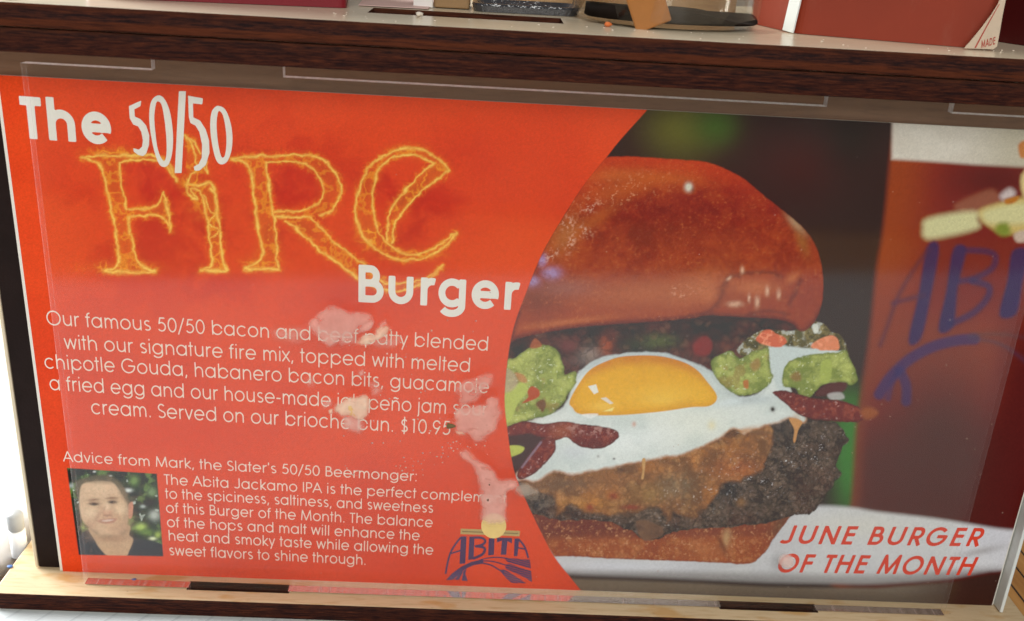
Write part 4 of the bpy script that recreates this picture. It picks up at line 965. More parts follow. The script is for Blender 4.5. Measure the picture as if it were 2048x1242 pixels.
def layout(text, w, track=0.0):
    V = []; F = []; pen = 0; n = 0; lo = hi = None
    for ch in text:
        v, f, adv, a, b = glyph(ch, w)
        if v is not None:
            V.append(v+[pen, 0]); F += [[i+n for i in q] for q in f]; n += len(v)
            if lo is None: lo = pen+a
            hi = pen+b
        pen += adv+track
    return np.vstack(V), F, lo, hi
class Text:
    def __init__(s): s.V = []; s.F = []; s.n = 0
    def line(s, text, p0, p1, cap_px, w, track=0.0, shear=0.0):
        """p0, p1: left and right end of the baseline in photo pixels; cap_px: capital height"""
        V, F, lo, hi = layout(text, w, track)
        A = card(*p0); B = card(*p1); up = card(p0[0], p0[1]-cap_px)
        e = (B-A); Lh = np.linalg.norm(e); e /= Lh; nrm = np.array([-e[1], e[0]])
        hs = abs((up-A) @ nrm)/.72; ws = Lh/(hi-lo)
        U = A+((V[:, 0]-lo)*ws+V[:, 1]*hs*shear)[:, None]*e+(V[:, 1]*hs)[:, None]*nrm
        s.add(U, F); s.ratio = ws/hs
        print('line', text[:14], 'w/h ratio %.2f' % (ws/hs))
    def add(s, U, F):
        s.V.append(U); s.F += [[i+s.n for i in q] for q in F]; s.n += len(U)
    def shape(s, fn, box, cell):
        """region where fn(x, y) < 0, in photo pixels of the print"""
        xs = np.arange(box[0], box[1]+cell, cell); ys = np.arange(box[2], box[3]+cell, cell); X, Y = np.meshgrid(xs, ys)
        V, F = march(np.where(fn(X, Y) == 0, 1e-6, fn(X, Y)), box[0], box[2], cell); s.add(card(V[:, 0], V[:, 1]), [q[::-1] for q in F])
    def build(s, name, mat, yoff, parent): return card_mesh(name, np.vstack(s.V), s.F, yoff, parent, [mat])
YT = -.00022
W_R = .066
t = Text()
t.line('The', (47, 276), (225, 289), 84, .150)
t.build('heading_lettering', M_WHITE_TEXT, YT, menu); t = Text()
t.line('Burger', (717, 603.5), (1037, 620), 75, .140)
t.build('heading_lettering', M_WHITE_TEXT, YT, menu)
def zz(p): return np.array(z1(p))
NUM = [([(678, 130), (755, 95), (750, 130), (712, 150), (715, 195), (750, 210), (785, 250), (805, 310), (803, 370), (785, 425), (765, 440), (735, 432), (708, 412), (705, 390), (740, 400), (760, 380), (765, 340), (755, 290), (735, 255), (705, 245), (683, 205)], None, 0),
       ([(860, 63), (895, 80), (925, 140), (943, 220), (952, 320), (948, 410), (930, 480), (903, 507), (870, 495), (845, 440), (822, 350), (806, 240), (806, 150), (822, 90)], [(858, 100), (845, 120), (836, 190), (840, 270), (852, 370), (868, 430), (890, 468), (905, 460), (912, 400), (908, 300), (895, 190), (880, 120)], 1),
       ([(988, 37), (1032, 37), (1005, 545), (962, 545)], None, 0),
       ([(1045, 65), (1138, 82), (1133, 120), (1075, 112), (1078, 200), (1120, 220), (1155, 275), (1175, 340), (1178, 420), (1155, 495), (1115, 530), (1085, 530), (1080, 505), (1110, 490), (1130, 450), (1132, 370), (1115, 290), (1090, 250), (1060, 235), (1050, 200)], None, 0),
       ([(1235, 128), (1275, 150), (1305, 220), (1320, 310), (1315, 400), (1290, 470), (1255, 492), (1225, 475), (1205, 420), (1188, 330), (1182, 240), (1190, 170), (1210, 138)], [(1240, 160), (1228, 180), (1222, 250), (1230, 350), (1245, 425), (1258, 450), (1275, 430), (1283, 350), (1278, 270), (1262, 190)], 1)]
t = Text()
for outer, inner, sm in NUM:
    o_ = zz(outer); i_ = zz(inner) if inner else None
    if sm: o_ = catmull(o_); i_ = catmull(i_)
    def fn(x, y, o_=o_, i_=i_):
        d = poly_sdf(x, y, o_)
        return np.maximum(d, -poly_sdf(x, y, i_)) if i_ is not None else d
    t.shape(fn, (o_[:, 0].min()-3, o_[:, 0].max()+3, o_[:, 1].min()-3, o_[:, 1].max()+3), 1.6)
t.build('fraction_lettering', M_WHITE_TEXT, YT-.00004, menu)
t = Text()
t.line('Our famous 50/50 bacon and beef patty blended', (95, 649), (975, 701), 28.5, W_R)
t.line('with our signature fire mix, topped with melted', (130, 697), (939, 743.5), 28.5, W_R)
t.line('chipotle Gouda, habanero bacon bits, guacamole', (91, 736), (977, 786), 28.5, W_R)
t.line('a fried egg and our house-made jalape\u00f1o jam sour', (101, 779), (974, 832), 28.5, W_R)
t.line('cream. Served on our brioche bun. $10.95', (184, 827), (900, 869.5), 28.5, W_R)
t.build('description_text', M_HAZE_TEXT, YT, menu)
t = Text()
t.line("Advice from Mark, the Slater's 50/50 Beermonger:", (127, 922), (833, 962), 20.5, .072)
t.line('The Abita Jackamo IPA is the perfect complement', (329, 968), (1012, 1006), 20.5, .072)
t.line('to the spiciness, saltiness, and sweetness', (331, 996), (866, 1025), 20.5, .072)
t.line('of this Burger of the Month. The balance', (333, 1024.5), (865, 1054), 20.5, .072)
t.line('of the hops and malt will enhance the', (335, 1053), (839, 1080), 20.5, .072)
t.line('heat and smoky taste while allowing the', (338.5, 1080), (866, 1109), 20.5, .072)
t.line('sweet flavors to shine through.', (340, 1109.5), (731, 1129), 20.5, .072)
t.build('advice_text', M_HAZE_TEXT, YT, menu)
M_RED_TEXT = m_plain('orange_red_lettering', tuple(lin((222, 62, 34))), .4, .35, .06, 900)
t = Text()
t.line('JUNE BURGER', (1558, 1086.5), (1956, 1092), 37, .128, .075, .20)
t.line('OF THE MONTH', (1550, 1143.5), (1940, 1150), 37, .128, .035, .20)
t.build('month_lettering', M_RED_TEXT, YT, menu)

# bridge emblem
def ze(p): return np.array([(870+.1288*a, 1030+.1288*b) for a, b in p])
emblem = None
polys = [[(405, 325), (490, 325), (470, 745), (380, 755)], [(535, 330), (612, 330), (600, 680), (515, 692)], [(835, 360), (925, 345), (915, 612), (825, 622)],
         [(960, 345), (1195, 350), (1195, 435), (1125, 400), (1105, 610), (1020, 610), (1040, 390), (965, 420)], [(1235, 360), (1310, 355), (1280, 632), (1225, 632)],
         [(170, 1005), (260, 905), (400, 800), (560, 722), (740, 680), (760, 745), (600, 772), (490, 822), (410, 882), (280, 1000)],
         [(300, 1000), (400, 885), (440, 870), (372, 1000)], [(415, 1012), (440, 870), (490, 825), (470, 905), (510, 1018)],
         [(1060, 652), (1475, 690), (1492, 825), (1290, 775), (1130, 725)], [(1085, 765), (1160, 745), (1300, 800), (1492, 862), (1510, 1045), (1390, 960), (1100, 830)], [(1000, 848), (1090, 838), (1420, 1055), (1190, 1048), (1110, 980)]]
strk = [([(405, 340), (330, 430), (250, 560), (200, 720), (165, 910)], 30), ([(250, 590), (395, 545)], 24), ([(560, 347), (700, 345), (770, 375), (775, 420), (720, 460), (620, 482)], 36), ([(640, 478), (740, 492), (775, 530), (735, 605), (590, 672)], 40),
        ([(1300, 372), (1390, 485), (1450, 662)], 30), ([(1275, 500), (1395, 522)], 24), ([(700, 690), (820, 662), (940, 650), (1080, 660)], 18), ([(720, 705), (880, 712), (1000, 740), (1090, 772)], 18), ([(720, 735), (860, 768), (940, 810), (1020, 860)], 22)]
P_ = [ze(p) for p in polys]; S_ = [(catmull(ze(p), 4, False), wd*.1288) for p, wd in strk]
def femb(x, y):
    d = np.full(x.shape, 99.0)
    for p in P_: d = np.minimum(d, poly_sdf(x, y, p))
    for p, wd in S_: d = np.minimum(d, stroke_sdf(x, y, p, wd))
    rows = (np.sin((y-.28*(x-1000))*1.45+.4*np.sin(x*.5)))        # ploughed field rows
    fld = (x > ze([(1075, 0)])[0, 0]) & (y > ze([(0, 650)])[0, 1])
    d = np.where(fld, np.maximum(d, (rows-.80)*.6), d)
    return d
t = Text(); t.shape(femb, (886, 1070, 1068, 1168), .62)
emblem = t.build('bridge_emblem', m_plain('purple_ink', tuple(lin((68, 36, 86))), .4, .35, .18, 1200), YT, menu)
t = Text(); bar = ze([(400, 205), (720, 217), (1320, 240), (1312, 325), (850, 305), (395, 290)])
t.shape(lambda x, y: poly_sdf(x, y, bar), (918, 1044, 1052, 1076), .8)
t.build('gold_bar', m_plain('gold_ink', tuple(lin((188, 158, 96))), .4, .4, .2, 1500), YT, emblem)
t = Text(); t.shape(lambda x, y: np.maximum(np.abs(y-(1030+.1288*248+(x-922)*.037))-1.1, np.maximum(924-x, x-1036)), (920, 1040, 1056, 1072), .6)
t.build('gold_line', m_plain('dark_gold_ink', tuple(lin((130, 104, 58))), .4, .4, .2, 1500), YT-.00003, emblem)
mc = ze([(912, 160)])[0]
t = Text(); t.shape(lambda x, y: np.hypot(x-mc[0], (y-mc[1])*1.0)-25.0, (mc[0]-28, mc[0]+28, mc[1]-28, mc[1]+28), 1.0)
t.build('moon', m_plain('pale_yellow_ink', tuple(lin((244, 208, 128))), .4, .35, .12, 700), YT-.00006, emblem)

# ------------------------------------------------------------------ clear acrylic cover with laser-cut tabs
ztop = .1500
outl = [(ACX0, 0.0), (SLOTS[0][0]+.0004, 0.0), (SLOTS[0][0]+.0004, -.0046), (SLOTS[0][1]-.0004, -.0046), (SLOTS[0][1]-.0004, 0.0), (SLOTS[1][0]+.0004, 0.0), (SLOTS[1][0]+.0004, -.0046), (SLOTS[1][1]-.0004, -.0046), (SLOTS[1][1]-.0004, 0.0), (ACX1, 0.0)]
tx0 = on_plane(303, 139, 1, ACF)[0]; tx1 = on_plane(566, 150, 1, ACF)[0]; tx2 = on_plane(1655, 205, 1, ACF)[0]; tx3 = on_plane(1906, 222, 1, ACF)[0]
top = [(ACX1, ztop), (tx3, ztop), (tx3, .1531), (tx2, .1531), (tx2, ztop), (tx1, ztop), (tx1, .1531), (tx0, .1531), (tx0, ztop), (ACX0, ztop)]
outl = [(a, b+.0003 if b == 0 else b) for a, b in outl]+top
bm = bmesh.new()
fa = [bm.verts.new((x, ACF, z)) for x, z in outl]; ba = [bm.verts.new((x, ACB, z)) for x, z in outl]
f1 = bm.faces.new(fa); f2 = bm.faces.new(ba[::-1])
for i in range(len(outl)):
    j = (i+1) % len(outl); za, zb = outl[i][1], outl[j][1]
    if abs(outl[i][0]-outl[j][0]) < 1e-9 and abs(za-zb) > .05:
        for ya, yb, mi in ((ACF, ACF+.0003, 4), (ACF+.0003, ACB-.0003, 3), (ACB-.0003, ACB, 4)):  # pale outer strips stand in for thin highlights along the side edges
            q = [fa[j] if ya == ACF else bm.verts.new((outl[j][0], ya, zb)), fa[i] if ya == ACF else bm.verts.new((outl[i][0], ya, za)),
                 ba[i] if yb == ACB else bm.verts.new((outl[i][0], yb, za)), ba[j] if yb == ACB else bm.verts.new((outl[j][0], yb, zb))]
            bm.faces.new(q).material_index = mi
        continue
    f = bm.faces.new((fa[j], fa[i], ba[i], ba[j]))
    f.material_index = 2 if (za < .001 and zb < .001) else 1
bmesh.ops.remove_doubles(bm, verts=bm.verts[:], dist=1e-6)
bmesh.ops.recalc_face_normals(bm, faces=bm.faces[:])
o = bm_obj('acrylic_cover', bm, None, [M_CLEAR, M_CUTEDGE, M_MIRROR, m_frost('clear_side_edge', .04), m_frost('thin_side_highlight', .16)])
tag(o, 'clear acrylic cover sheet with notched edges slotted in front of the menu card', 'cover')

# ------------------------------------------------------------------ dried food on the cover
def smear(name, label, polys, box, step=1.3, yoff=ACF-.00012, seed=1, group='dried food smears on the clear cover', kind=None):
    """polys: (outline, colour, strength, roughness, softness)"""
    xs = np.arange(box[0], box[1], step); ys = np.arange(box[2], box[3], step); X, Y = np.meshgrid(xs, ys)
    A = np.zeros(X.shape); C = np.zeros(X.shape+(3,))+lin((230, 190, 176))
    for k, (p, col, st, ro, so) in enumerate(polys):
        wx = X+(fbm(X, Y, 16, seed+k)-.5)*2*ro; wy = Y+(fbm(X, Y, 16, seed+k+9)-.5)*2*ro
        P = catmull(p) if len(p) > 4 else np.array(p)
        d = poly_sdf(wx, wy, P); st *= 1.85; so *= 1.7
        a = sstep(so, -so, d)*st*(.55+.42*fbm(X, Y, 34, seed+k+17, 5, .6))
        a = a*(.6+.4*sstep(0, -10, d))+sstep(so*1.6+1.5, 0, np.abs(d))*st*.10*fbm(X, Y, 20, seed+61)*2
        hole = sstep(.40, .24, fbm(X*.6+Y*.5, Y*1.2-X*.3, 16, seed+k+27, 4, .6)); a = a*(1-.35*hole)
        up = a > A; C[up] = lin(col); A = np.maximum(A, a)
    C = C*(.92+.14*fbm(X, Y, 14, seed+5, 4, .65))[..., None]
    A = np.clip(A, 0, .9)
    P3 = on_plane(X, Y, 1, yoff)
    bumpy = A*(.25+.5*fbm(X, Y, 18, seed+77))*.0003
    P3[..., 1] -= bumpy
    keep = (A[:-1, :-1] > .015) | (A[1:, 1:] > .015) | (A[:-1, 1:] > .015) | (A[1:, :-1] > .015)
    ii = np.arange(X.size).reshape(X.shape)
    q = np.stack([ii[:-1, :-1], ii[1:, :-1], ii[1:, 1:], ii[:-1, 1:]], -1)[keep]
    u, inv = np.unique(q.ravel(), return_inverse=True)
    o = mesh_np(name, P3.reshape(-1, 3)[u], inv.reshape(-1, 4), None, [M_SMEAR], np.concatenate([np.clip(C, 0, .9), A[..., None]], -1).reshape(-1, 4)[u], True)
    return tag(o, label, 'smear' if kind is None else 'specks', group, kind)
def z4(p): return [(520+.2637*a, 600+.2637*b) for a, b in p]
def z6(p): return [(560+.2734*a, 880+.2734*b) for a, b in p]
PK = (232, 182, 168); PW = (238, 210, 182); PY_ = (230, 200, 130)
smear('food_smear', 'pale dried smear below the word Burger covering the words beef patty', [
    (z4([(370, 180), (440, 90), (560, 60), (700, 90), (840, 110), (830, 170), (760, 200), (720, 250), (620, 300), (540, 350), (480, 310), (400, 240)]), PK, .42, 7, 2.5),
    (z4([(740, 340), (770, 280), (870, 260), (880, 230), (960, 200), (970, 250), (900, 290), (830, 340)]), PW, .55, 5, 1.8),
    (z4([(770, 200), (830, 150), (850, 190), (800, 230), (750, 250)]), PK, .5, 6, 1.6), (z4([(900, 180), (960, 150), (970, 180), (920, 205)]), PK, .5, 6, 1.6),
    (z4([(880, 300), (1000, 280), (1060, 300), (1000, 340), (880, 340)]), PK, .28, 6, 4), (z4([(110, 230), (260, 210), (350, 270), (260, 310), (130, 290)]), PK, .25, 5, 5),
    (z4([(590, 270), (720, 230), (730, 320), (620, 330)]), PK, .30, 6, 3)], (540, 830, 600, 705), seed=3)
smear('food_smear', 'yellowish dried smear over the words jalapeno and brioche in the description', [
    (z4([(560, 820), (600, 775), (680, 740), (800, 730), (835, 780), (820, 850), (770, 900), (740, 900), (640, 880), (590, 850)]), PW, .50, 6, 2),
    (z4([(640, 880), (740, 890), (775, 950), (760, 990), (700, 990), (640, 960)]), PK, .42, 6, 3), (z4([(650, 800), (700, 780), (735, 850), (720, 890), (660, 860)]), PY_, .55, 5, 3),
    (z4([(470, 780), (520, 750), (540, 790), (490, 815)]), PK, .35, 4, 2.5), (z4([(520, 840), (545, 830), (550, 855), (528, 860)]), PW, .7, 2, 1.2),
    (z4([(840, 640), (890, 620), (910, 690), (860, 720)]), PK, .32, 5, 3), (z4([(750, 550), (775, 530), (785, 570), (760, 580)]), PK, .5, 3, 1.5), (z4([(350, 600), (400, 590), (410, 640), (370, 650)]), PK, .3, 4, 3)], (605, 790, 730, 875), seed=23)
smear('food_smear', 'wide pink dried smear at the circle edge beside the end of the price line', [
    (z4([(1490, 650), (1560, 620), (1640, 600), (1690, 560), (1760, 560), (1745, 640), (1690, 690), (1660, 740), (1600, 790), (1520, 800), (1510, 720)]), PK, .34, 7, 2.5),
    (z4([(1480, 850), (1560, 810), (1700, 800), (1740, 750), (1800, 760), (1825, 850), (1800, 950), (1730, 1030), (1640, 1080), (1580, 1010), (1500, 1000)]), PK, .44, 7, 2.2),
    (z4([(1480, 990), (1540, 1000), (1560, 1020), (1500, 1020)]), PW, .5, 3, 1.6)], (900, 1012, 735, 895), seed=43)
smear('food_smear', 'vertical pink drip smear running down to the moon of the bridge emblem', [
    (z6([(1320, 100), (1360, 80), (1440, 150), (1540, 200), (1595, 285), (1720, 290), (1740, 350), (1660, 385), (1650, 560), (1640, 600), (1490, 600), (1475, 500), (1460, 400), (1450, 260), (1390, 170)]), PK, .46, 5, 2.2),
    (z6([(1720, 340), (1800, 320), (1890, 370), (1870, 400), (1760, 405)]), (190, 176, 160), .42, 5, 2.2), (z6([(1320, 100), (1380, 80), (1440, 160), (1400, 170)]), PW, .3, 4, 3)], (900, 1085, 895, 1050), seed=63)
smear('food_smear', 'small pale dried drop on the letter O of the word OF', [([(1560, 1118), (1566, 1110), (1576, 1110), (1586, 1117), (1586, 1128), (1578, 1135), (1566, 1134), (1559, 1127)], (222, 190, 180), .7, 3, 1.6)], (1552, 1596, 1100, 1144), step=1.0, seed=83)
sp = []
random.seed(5)
for _ in range(150):
    c_ = random.random()
    if c_ < .4: u, v = random.uniform(680, 960), random.uniform(640, 940)
    elif c_ < .65: k = random.random(); u, v = 1000-k*190+random.gauss(0, 10)-20, 880+k*60+random.gauss(0, 8)
    elif c_ < .75: u, v = random.uniform(700, 860), 945+random.gauss(0, 6)
    else: u, v = random.uniform(130, 1900), random.uniform(300, 1180)
    s_ = random.uniform(.9, 2.6) if c_ < .75 else random.uniform(.6, 1.4)
    sp.append((u, v, s_, random.choice([PK, PW, PK])))
V = []; F = []; CO = []
for u, v, s_, col in sp:
    k0 = len(V); m = 6; a0 = random.random()*6
    pts = [(u, v)]+[(u+s_*random.uniform(.6, 1.3)*math.cos(a0+i*2*math.pi/m), v+s_*random.uniform(.5, 1.2)*math.sin(a0+i*2*math.pi/m)) for i in range(m)]
    for i, (a_, b_) in enumerate(pts):
        P3 = on_plane(a_, b_, 1, ACF-.0001); P3[1] -= .00025 if i == 0 else 0
        V.append(P3); CO.append((*lin(col), .65 if i == 0 else .35))
    F += [[k0, k0+1+(i+1) % m, k0+1+i] for i in range(m)]
o = mesh_np('food_specks', np.array(V), F, None, [M_SMEAR], np.array(CO)); tag(o, 'tiny dried food specks scattered over the clear cover', 'specks', None, 'stuff')
for (u, v, s_), lb in (((z4([(1440, 955)])[0][0], z4([(1440, 955)])[0][1], 7), 'brown green crumb stuck right after the price'), ((979, 969, 3.5), 'dark seed high in the pink drip smear'), ((976, 1000, 4), 'dark seed low in the pink drip smear')):
    bm = bmesh.new(); bmesh.ops.create_icosphere(bm, subdivisions=2, radius=1)
    P3 = on_plane(u, v, 1, ACF-.0001)
    for q in bm.verts:
        k = 1+.35*math.sin(q.co.x*5+v)+.2*math.sin(q.co.z*7+u)
        q.co = Vector((q.co.x*s_*.00013*k*(1.3 if s_ > 5 else .8), q.co.y*s_*.00006, q.co.z*s_*.00010*k))
    o = bm_obj('crumb', bm, None, [m_plain('crumb_brown', (.16, .12, .05) if s_ > 5 else (.12, .06, .04), .7, .2, .4, 3000)], True); o.location = P3
    tag(o, lb, 'crumb')

# ------------------------------------------------------------------ things on the shelf
ZS = .1646
def red_plastic(name, col, rough=.35):
    t = NT(name); n = t.noise(t.coord((1, 1, 1)), 40, 6, .65); d = t.noise(t.coord((9, 9, 3)), 8, 5, .7)
    c = t.mix(n, tuple(np.array(col)*.8), tuple(np.array(col)*1.15)); c = t.mix(t.ramp(d, [(.58, (0,)*3), (.85, (.22,)*3)]), c, (.30, .17, .12))
    return t.surf(t.principled(c, rough, .4, t.bump(n, .1, .0002)))
def container(name, plan, h, mat, rad=.004, flare=1.0):
    """open-topped rounded plastic tub: outer wall, rim, inner wall and floor"""
    pl = round_pts(plan, rad); c = np.mean(plan, 0); bm = bmesh.new(); rings = []
    for z, s in ((0, 1.0), (h*.5, 1+(flare-1)*.5), (h, flare), (h, flare*.95), (h*.12, .93)):
        rings.append([bm.verts.new((c[0]+(x-c[0])*s, c[1]+(y-c[1])*s, ZS+z)) for x, y in pl])
    n = len(pl)
    for a, b in zip(rings, rings[1:]):
        for i in range(n): bm.faces.new((a[i], a[(i+1) % n], b[(i+1) % n], b[i]))
    bm.faces.new(rings[0][::-1]); bm.faces.new(rings[-1])
    return bm_obj(name, bm, None, [mat])
o = container('red_container', [(.1996, .0182), (.2460, .0050), (.2560, .0432), (.2060, .0590), (.1930, .0420)], .055, red_plastic('dull_red_plastic', (.27, .030, .008), .6), .0025)
tag(o, 'big dull red plastic container standing between the white strip and paper tag', 'container')
o = container('red_container', [(.020, .0076), (.0826, .0178), (.0780, .0560), (.0150, .0460)], .05, red_plastic('crimson_plastic', (.20, .008, .016), .45), .002)
tag(o, 'crimson container at the left end of the shelf', 'container')
o = container('red_container', [(.2490, .0440), (.2655, .0140), (.2890, .0250), (.2730, .0560)], .055, red_plastic('dark_red_plastic', (.07, .005, .005), .45), .002)
tag(o, 'dark red container behind the paper tag at the shelf right end', 'container')

# clear plastic cup with dark contents and a brown stick
cup = empty('plastic_cup', (.1668, .0310, ZS)); tag(cup, 'clear plastic cup with dark residue standing on the shelf', 'cup')
def lathe(prof, n=64):
    bm = bmesh.new(); R = []
    for r, z in prof: R.append([bm.verts.new((r*math.cos(2*math.pi*i/n), r*math.sin(2*math.pi*i/n), z)) for i in range(n)] if r > 1e-6 else [bm.verts.new((0, 0, z))])
    for a, b in zip(R, R[1:]):
        if len(a) == 1 and len(b) == 1: continue
        for i in range(n):
            j = (i+1) % n
            if len(a) == 1: bm.faces.new((a[0], b[j], b[i]))
            elif len(b) == 1: bm.faces.new((a[i], a[j], b[0]))
            else: bm.faces.new((a[i], a[j], b[j], b[i]))
    bmesh.ops.recalc_face_normals(bm, faces=bm.faces[:])
    return bm
M_CUP = m_clear('clear_cup_plastic', .006, (.96, .95, .92), 1.5, 1.0)
bm_obj('cup_wall', lathe([(0, .0003), (.0225, .0003), (.0242, .0006), (.0252, .002), (.0262, .06), (.0255, .06), (.0244, .0022), (.0225, .0014), (0, .0014)]), cup, [M_CUP], True)
M_DARK = m_plain('dark_syrup_residue', (.012, .008, .006), .7, .05, .5, 300, .2)
bm = lathe([(0, .0015), (.0222, .0015), (.0228, .0019), (.0226, .0040), (.0, .0043)])
for q in bm.verts:
    q.co.z += (.0009 if q.co.z > .0038 else 0)*(math.sin(math.atan2(q.co.y, q.co.x)*2+.8)+.6*math.sin(math.atan2(q.co.y, q.co.x)*5))*min(1, q.co.xy.length/.02)
for q in bm.verts:
    if q.co.z > .003: q.co.z -= .0016*max(0, min(1, (q.co.x-.010)/.006))
    q.co.y = q.co.y*.56-.0106
bm_obj('residue', bm, cup, [M_DARK], True)
bm = bmesh.new(); bm_box(bm, -.0046, .0046, -.0006, .0006, 0, .075); bevel(bm, .0005)
bmesh.ops.rotate(bm, cent=(0, 0, 0), matrix=Euler((math.radians(4), math.radians(-24), 0)).to_matrix(), verts=bm.verts[:])
o = bm_obj('wooden_stick', bm, None, [m_plain('amber_wood', (.42, .17, .045), .4, .4, .2, 150)]); o.location = (.1607, .0077, ZS+.0006)
tag(o, 'flat amber brown stick leaning inside the clear plastic cup', 'stick')
bm = bm_box(bmesh.new(), -.0018, .0018, -.0003, .0003, 0, .07); bmesh.ops.rotate(bm, cent=(0, 0, 0), matrix=Euler((0, math.radians(6), math.radians(-55))).to_matrix(), verts=bm.verts[:])
bevel(bm, .0001, 1)
o = bm_obj('white_strip', bm, None, [m_plain('white_strip_card', (.80, .84, .84), .5, .3, .04, 200)]); o.location = (.1980, .0200, ZS+.0002)
tag(o, 'narrow white card strip standing upright between cup and red container', 'card strip')

# triangular paper tag with red line and lettering
def pz(x, y, yy): P = on_plane(x, y, 1, yy); return P
tagp = [(1926, 98), (1944, 76), (1962, 54), (1980, 30), (1994, 8), (2004, -16), (2016, -40), (2018, -40), (2009, 0), (2003, 30), (1998, 60), (1992, 92), (1984, 98)]
YPT = .0030
bm = bmesh.new(); V3 = [pz(a, b, YPT) for a, b in tagp]
bot = min(p[2] for p in V3); cen = np.array([.243, 0, 0])
def curl(p): return (p[0], YPT-.0006-.9*(p[0]-.246)**2*20*.05, max(p[2], ZS+.0002))
a_ = [bm.verts.new(curl(p)) for p in V3]; b_ = [bm.verts.new((c[0], c[1]+.00025, c[2])) for c in map(curl, V3)]
bm.faces.new(a_); bm.faces.new(b_[::-1])
for i in range(len(a_)): bm.faces.new((a_[i], b_[i], b_[(i+1) % len(a_)], a_[(i+1) % len(a_)]))
bmesh.ops.recalc_face_normals(bm, faces=bm.faces[:]); bmesh.ops.triangulate(bm, faces=[f for f in bm.faces if len(f.verts) > 4])
pt = bm_obj('paper_tag', bm, None, [m_plain('cream_tag_paper', (.62, .50, .38), .6, .3, .08, 300)])
tag(pt, 'pointed cream paper tag with a red line leaning on the red container', 'paper tag')
M_REDINK = m_plain('red_tag_ink', (.42, .05, .035), .5, .3, .1, 900)
def tag_mesh(name, V, F):
    P3 = on_plane(V[:, 0], V[:, 1], 1, YPT-.0012); P3[:, 2] = np.maximum(P3[:, 2], ZS+.0003)
    for p in P3: p[1] = curl(p)[1]-.00008
    return mesh_np(name, P3, F, pt, [M_REDINK])
ln = np.array([(1951.0, 97), (1954.5, 97)]+[(1954.5+k*6.4+.0*k, 97-k*11) for k in range(1, 9)]+[(2003.2-k*6.35, 9+k*11) for k in range(0, 8)])
Vl = []; Fl = []
for k in range(9):
    u = 1952+k*6.1+.35*k*(k-8)*.12; v = 96.5-k*11
    Vl += [(u-1.6+.1*k, v), (u+1.6-.1*k, v)]
    if k: Fl.append([2*k-2, 2*k-1, 2*k+1, 2*k])
tag_mesh('red_line', np.array(Vl), Fl)
V, F, lo, hi = layout('MADE', .11, .03)
e = np.array([28.0, -8.0])/(hi-lo); nn = np.array([1.0, -15.0])/.72
U = np.array([1964, 97.0])+(V[:, :1]-lo)*e+V[:, 1:]*nn
tag_mesh('tag_lettering', U, F)

# glossy dark dish, papers and crumbs
t_ = NT('glossy_dark_dish'); n_ = t_.noise(t_.coord((1, 1, 1)), 500, 3)
M_DISH = t_.surf(t_.principled((.035, .036, .042), .08, .8, t_.bump(n_, .6, .0004)))
pl = round_pts([(.1145, .0290), (.1440, .0300), (.1440, .0465), (.1145, .0465)], .004)
bm = bmesh.new(); rings = []
c = np.mean(pl, 0)
for z, s in ((0, .96), (.0016, 1.0), (.0022, .99), (.0022, .93), (.0012, .86)):
    rings.append([bm.verts.new((c[0]+(x-c[0])*s, c[1]+(y-c[1])*s, ZS+z)) for x, y in pl])
for a, b in zip(rings, rings[1:]):
    for i in range(len(pl)): bm.faces.new((a[i], a[(i+1) % len(pl)], b[(i+1) % len(pl)], b[i]))
bm.faces.new(rings[0][::-1]); bm.faces.new(rings[-1])
o = bm_obj('dark_dish', bm, None, [M_DISH], False); tag(o, 'shallow dark glossy dish between the shelf slot and tan board', 'dish')
def sheet(name, pts, z, mat, label, cat, curlz=.0006):
    bm = bm_prism(pts, ZS+z, ZS+z+.0002); o = bm_obj(name, bm, None, [mat]); return tag(o, label, cat)
sheet('pink_paper', [(.0846, .0262), (.1030, .0270), (.1035, .0560), (.0830, .0540)], .0001, m_plain('pinkish_paper', (.60, .42, .38), .6, .3, .12, 120), 'pinkish paper lying behind the shelf slot beside the crimson container', 'paper')
sheet('white_napkin', [(-.0165, -.0070), (.0085, -.0078), (.0200, .0130), (.0190, .0800), (-.0170, .0800)], .0001, M_NAPKIN, 'bright white napkin lying on the left corner of the shelf', 'napkin')
bm = bevel(bm_prism([(.0985, .0330), (.1036, .0316), (.1040, .0322), (.0990, .0336)], ZS+.0001, ZS+.012), .0001, 1)
o = bm_obj('white_card', bm, None, [m_plain('white_card_stock', (.82, .80, .76), .6, .3, .04, 100)]); tag(o, 'small white card upright against the brown cardboard box', 'card')
def crumb(px, py, s, col, label, group=None):
    P3 = on_plane(px, py, 2, ZS); bm = bmesh.new(); bmesh.ops.create_icosphere(bm, subdivisions=2, radius=1)
    for q in bm.verts:
        k = 1+.3*math.sin(q.co.x*4+px)+.25*math.sin(q.co.y*6+py)
        q.co = Vector((q.co.x*s*1.2*k, q.co.y*s*k, q.co.z*s*.7))
    o = bm_obj('crumb', bm, None, [m_plain('crumb_paint', col, .7, .2, .2, 2000)], True); o.location = (P3[0], P3[1], ZS+s*.6)
    tag(o, label, 'crumb', group); return o
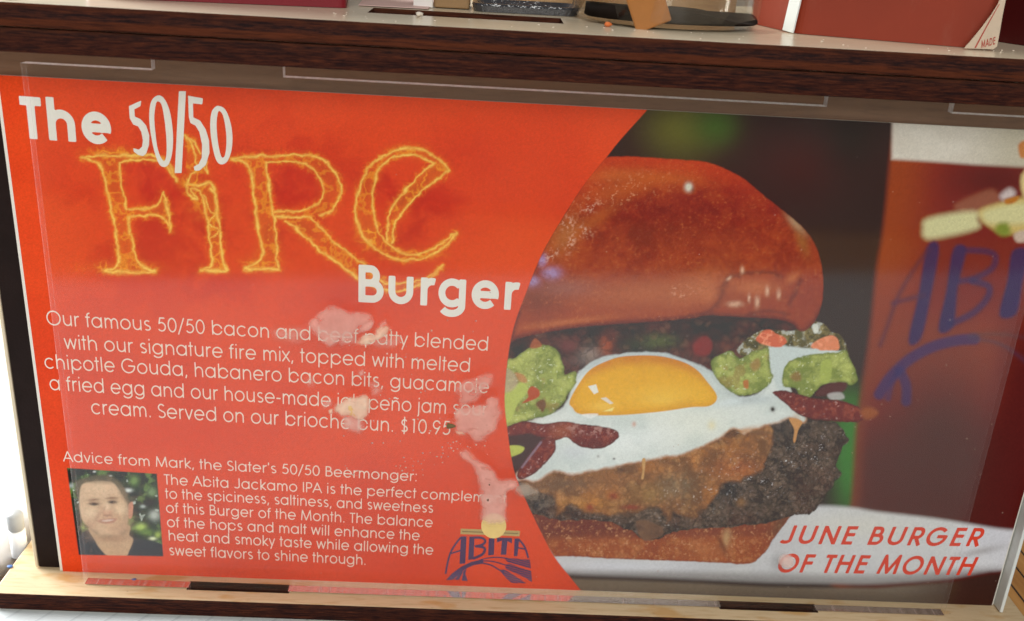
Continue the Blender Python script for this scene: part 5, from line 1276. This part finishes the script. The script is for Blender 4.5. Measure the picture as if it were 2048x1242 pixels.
crumb(1215, 53, .0009, (.75, .20, .06), 'bright orange crumb in front of the clear cup')
crumb(838, 33, .0009, (.80, .72, .62), 'largest pale crumb at the edge of the shelf slot')
bm = bmesh.new(); random.seed(11)
for _ in range(46):
    px, py0 = random.uniform(560, 2030), 0
    edge = 31+(px-560)*.0592; py = edge-random.uniform(1, 16)
    P3 = on_plane(px, py, 2, ZS); s = random.uniform(.00008, .00022)
    m = Matrix.Translation((P3[0], P3[1], ZS+s*.5)) @ Matrix.Diagonal((s*random.uniform(.8, 2), s, s*.7, 1))
    bmesh.ops.create_icosphere(bm, subdivisions=1, radius=1, matrix=m)
o = bm_obj('crumbs', bm, None, [m_plain('pale_crumb', (.80, .70, .58), .7, .2, .1, 2000)]); tag(o, 'tiny pale crumbs sprinkled along the shelf front edge', 'crumbs', None, 'stuff')
# blue specks on the base
def speck(px, py, s, label):
    P3 = on_plane(px, py, 2, 0.0); bm = bmesh.new(); bmesh.ops.create_icosphere(bm, subdivisions=2, radius=1)
    for q in bm.verts: q.co = Vector((q.co.x*s*1.3, q.co.y*s*(1+.3*q.co.x), q.co.z*s*.4))
    o = bm_obj('blue_speck', bm, None, [m_plain('blue_wax', (.05, .13, .35), .5, .4, .2, 2000)], True); o.location = (P3[0], P3[1], s*.35); return tag(o, label, 'speck')
speck(20, 1134, .0007, 'blue speck on the bare left corner of the base')
speck(268, 1160, .0006, 'blue speck behind the lower left of the cover')

# small white peg beside the base, left of the post
sh = empty('table_peg', (-.0190, .0135, ZT+.0012)); tag(sh, 'small white peg with a dark grey band beside the left post', 'peg')
M_SHK = m_plain('white_peg_plastic', (.80, .81, .82), .3, .4, .03, 60)
bm_obj('body', lathe([(0, 0), (.0021, 0), (.0024, .0004), (.0024, .0096), (0, .0098)], 32), sh, [M_SHK], True)
bm_obj('band', lathe([(0, .0099), (.0022, .0099), (.0024, .0103), (.0024, .0150), (.0020, .0156), (0, .0157)], 32), sh, [m_plain('grey_band', (.34, .35, .36), .3, .5, .1, 60)], True)
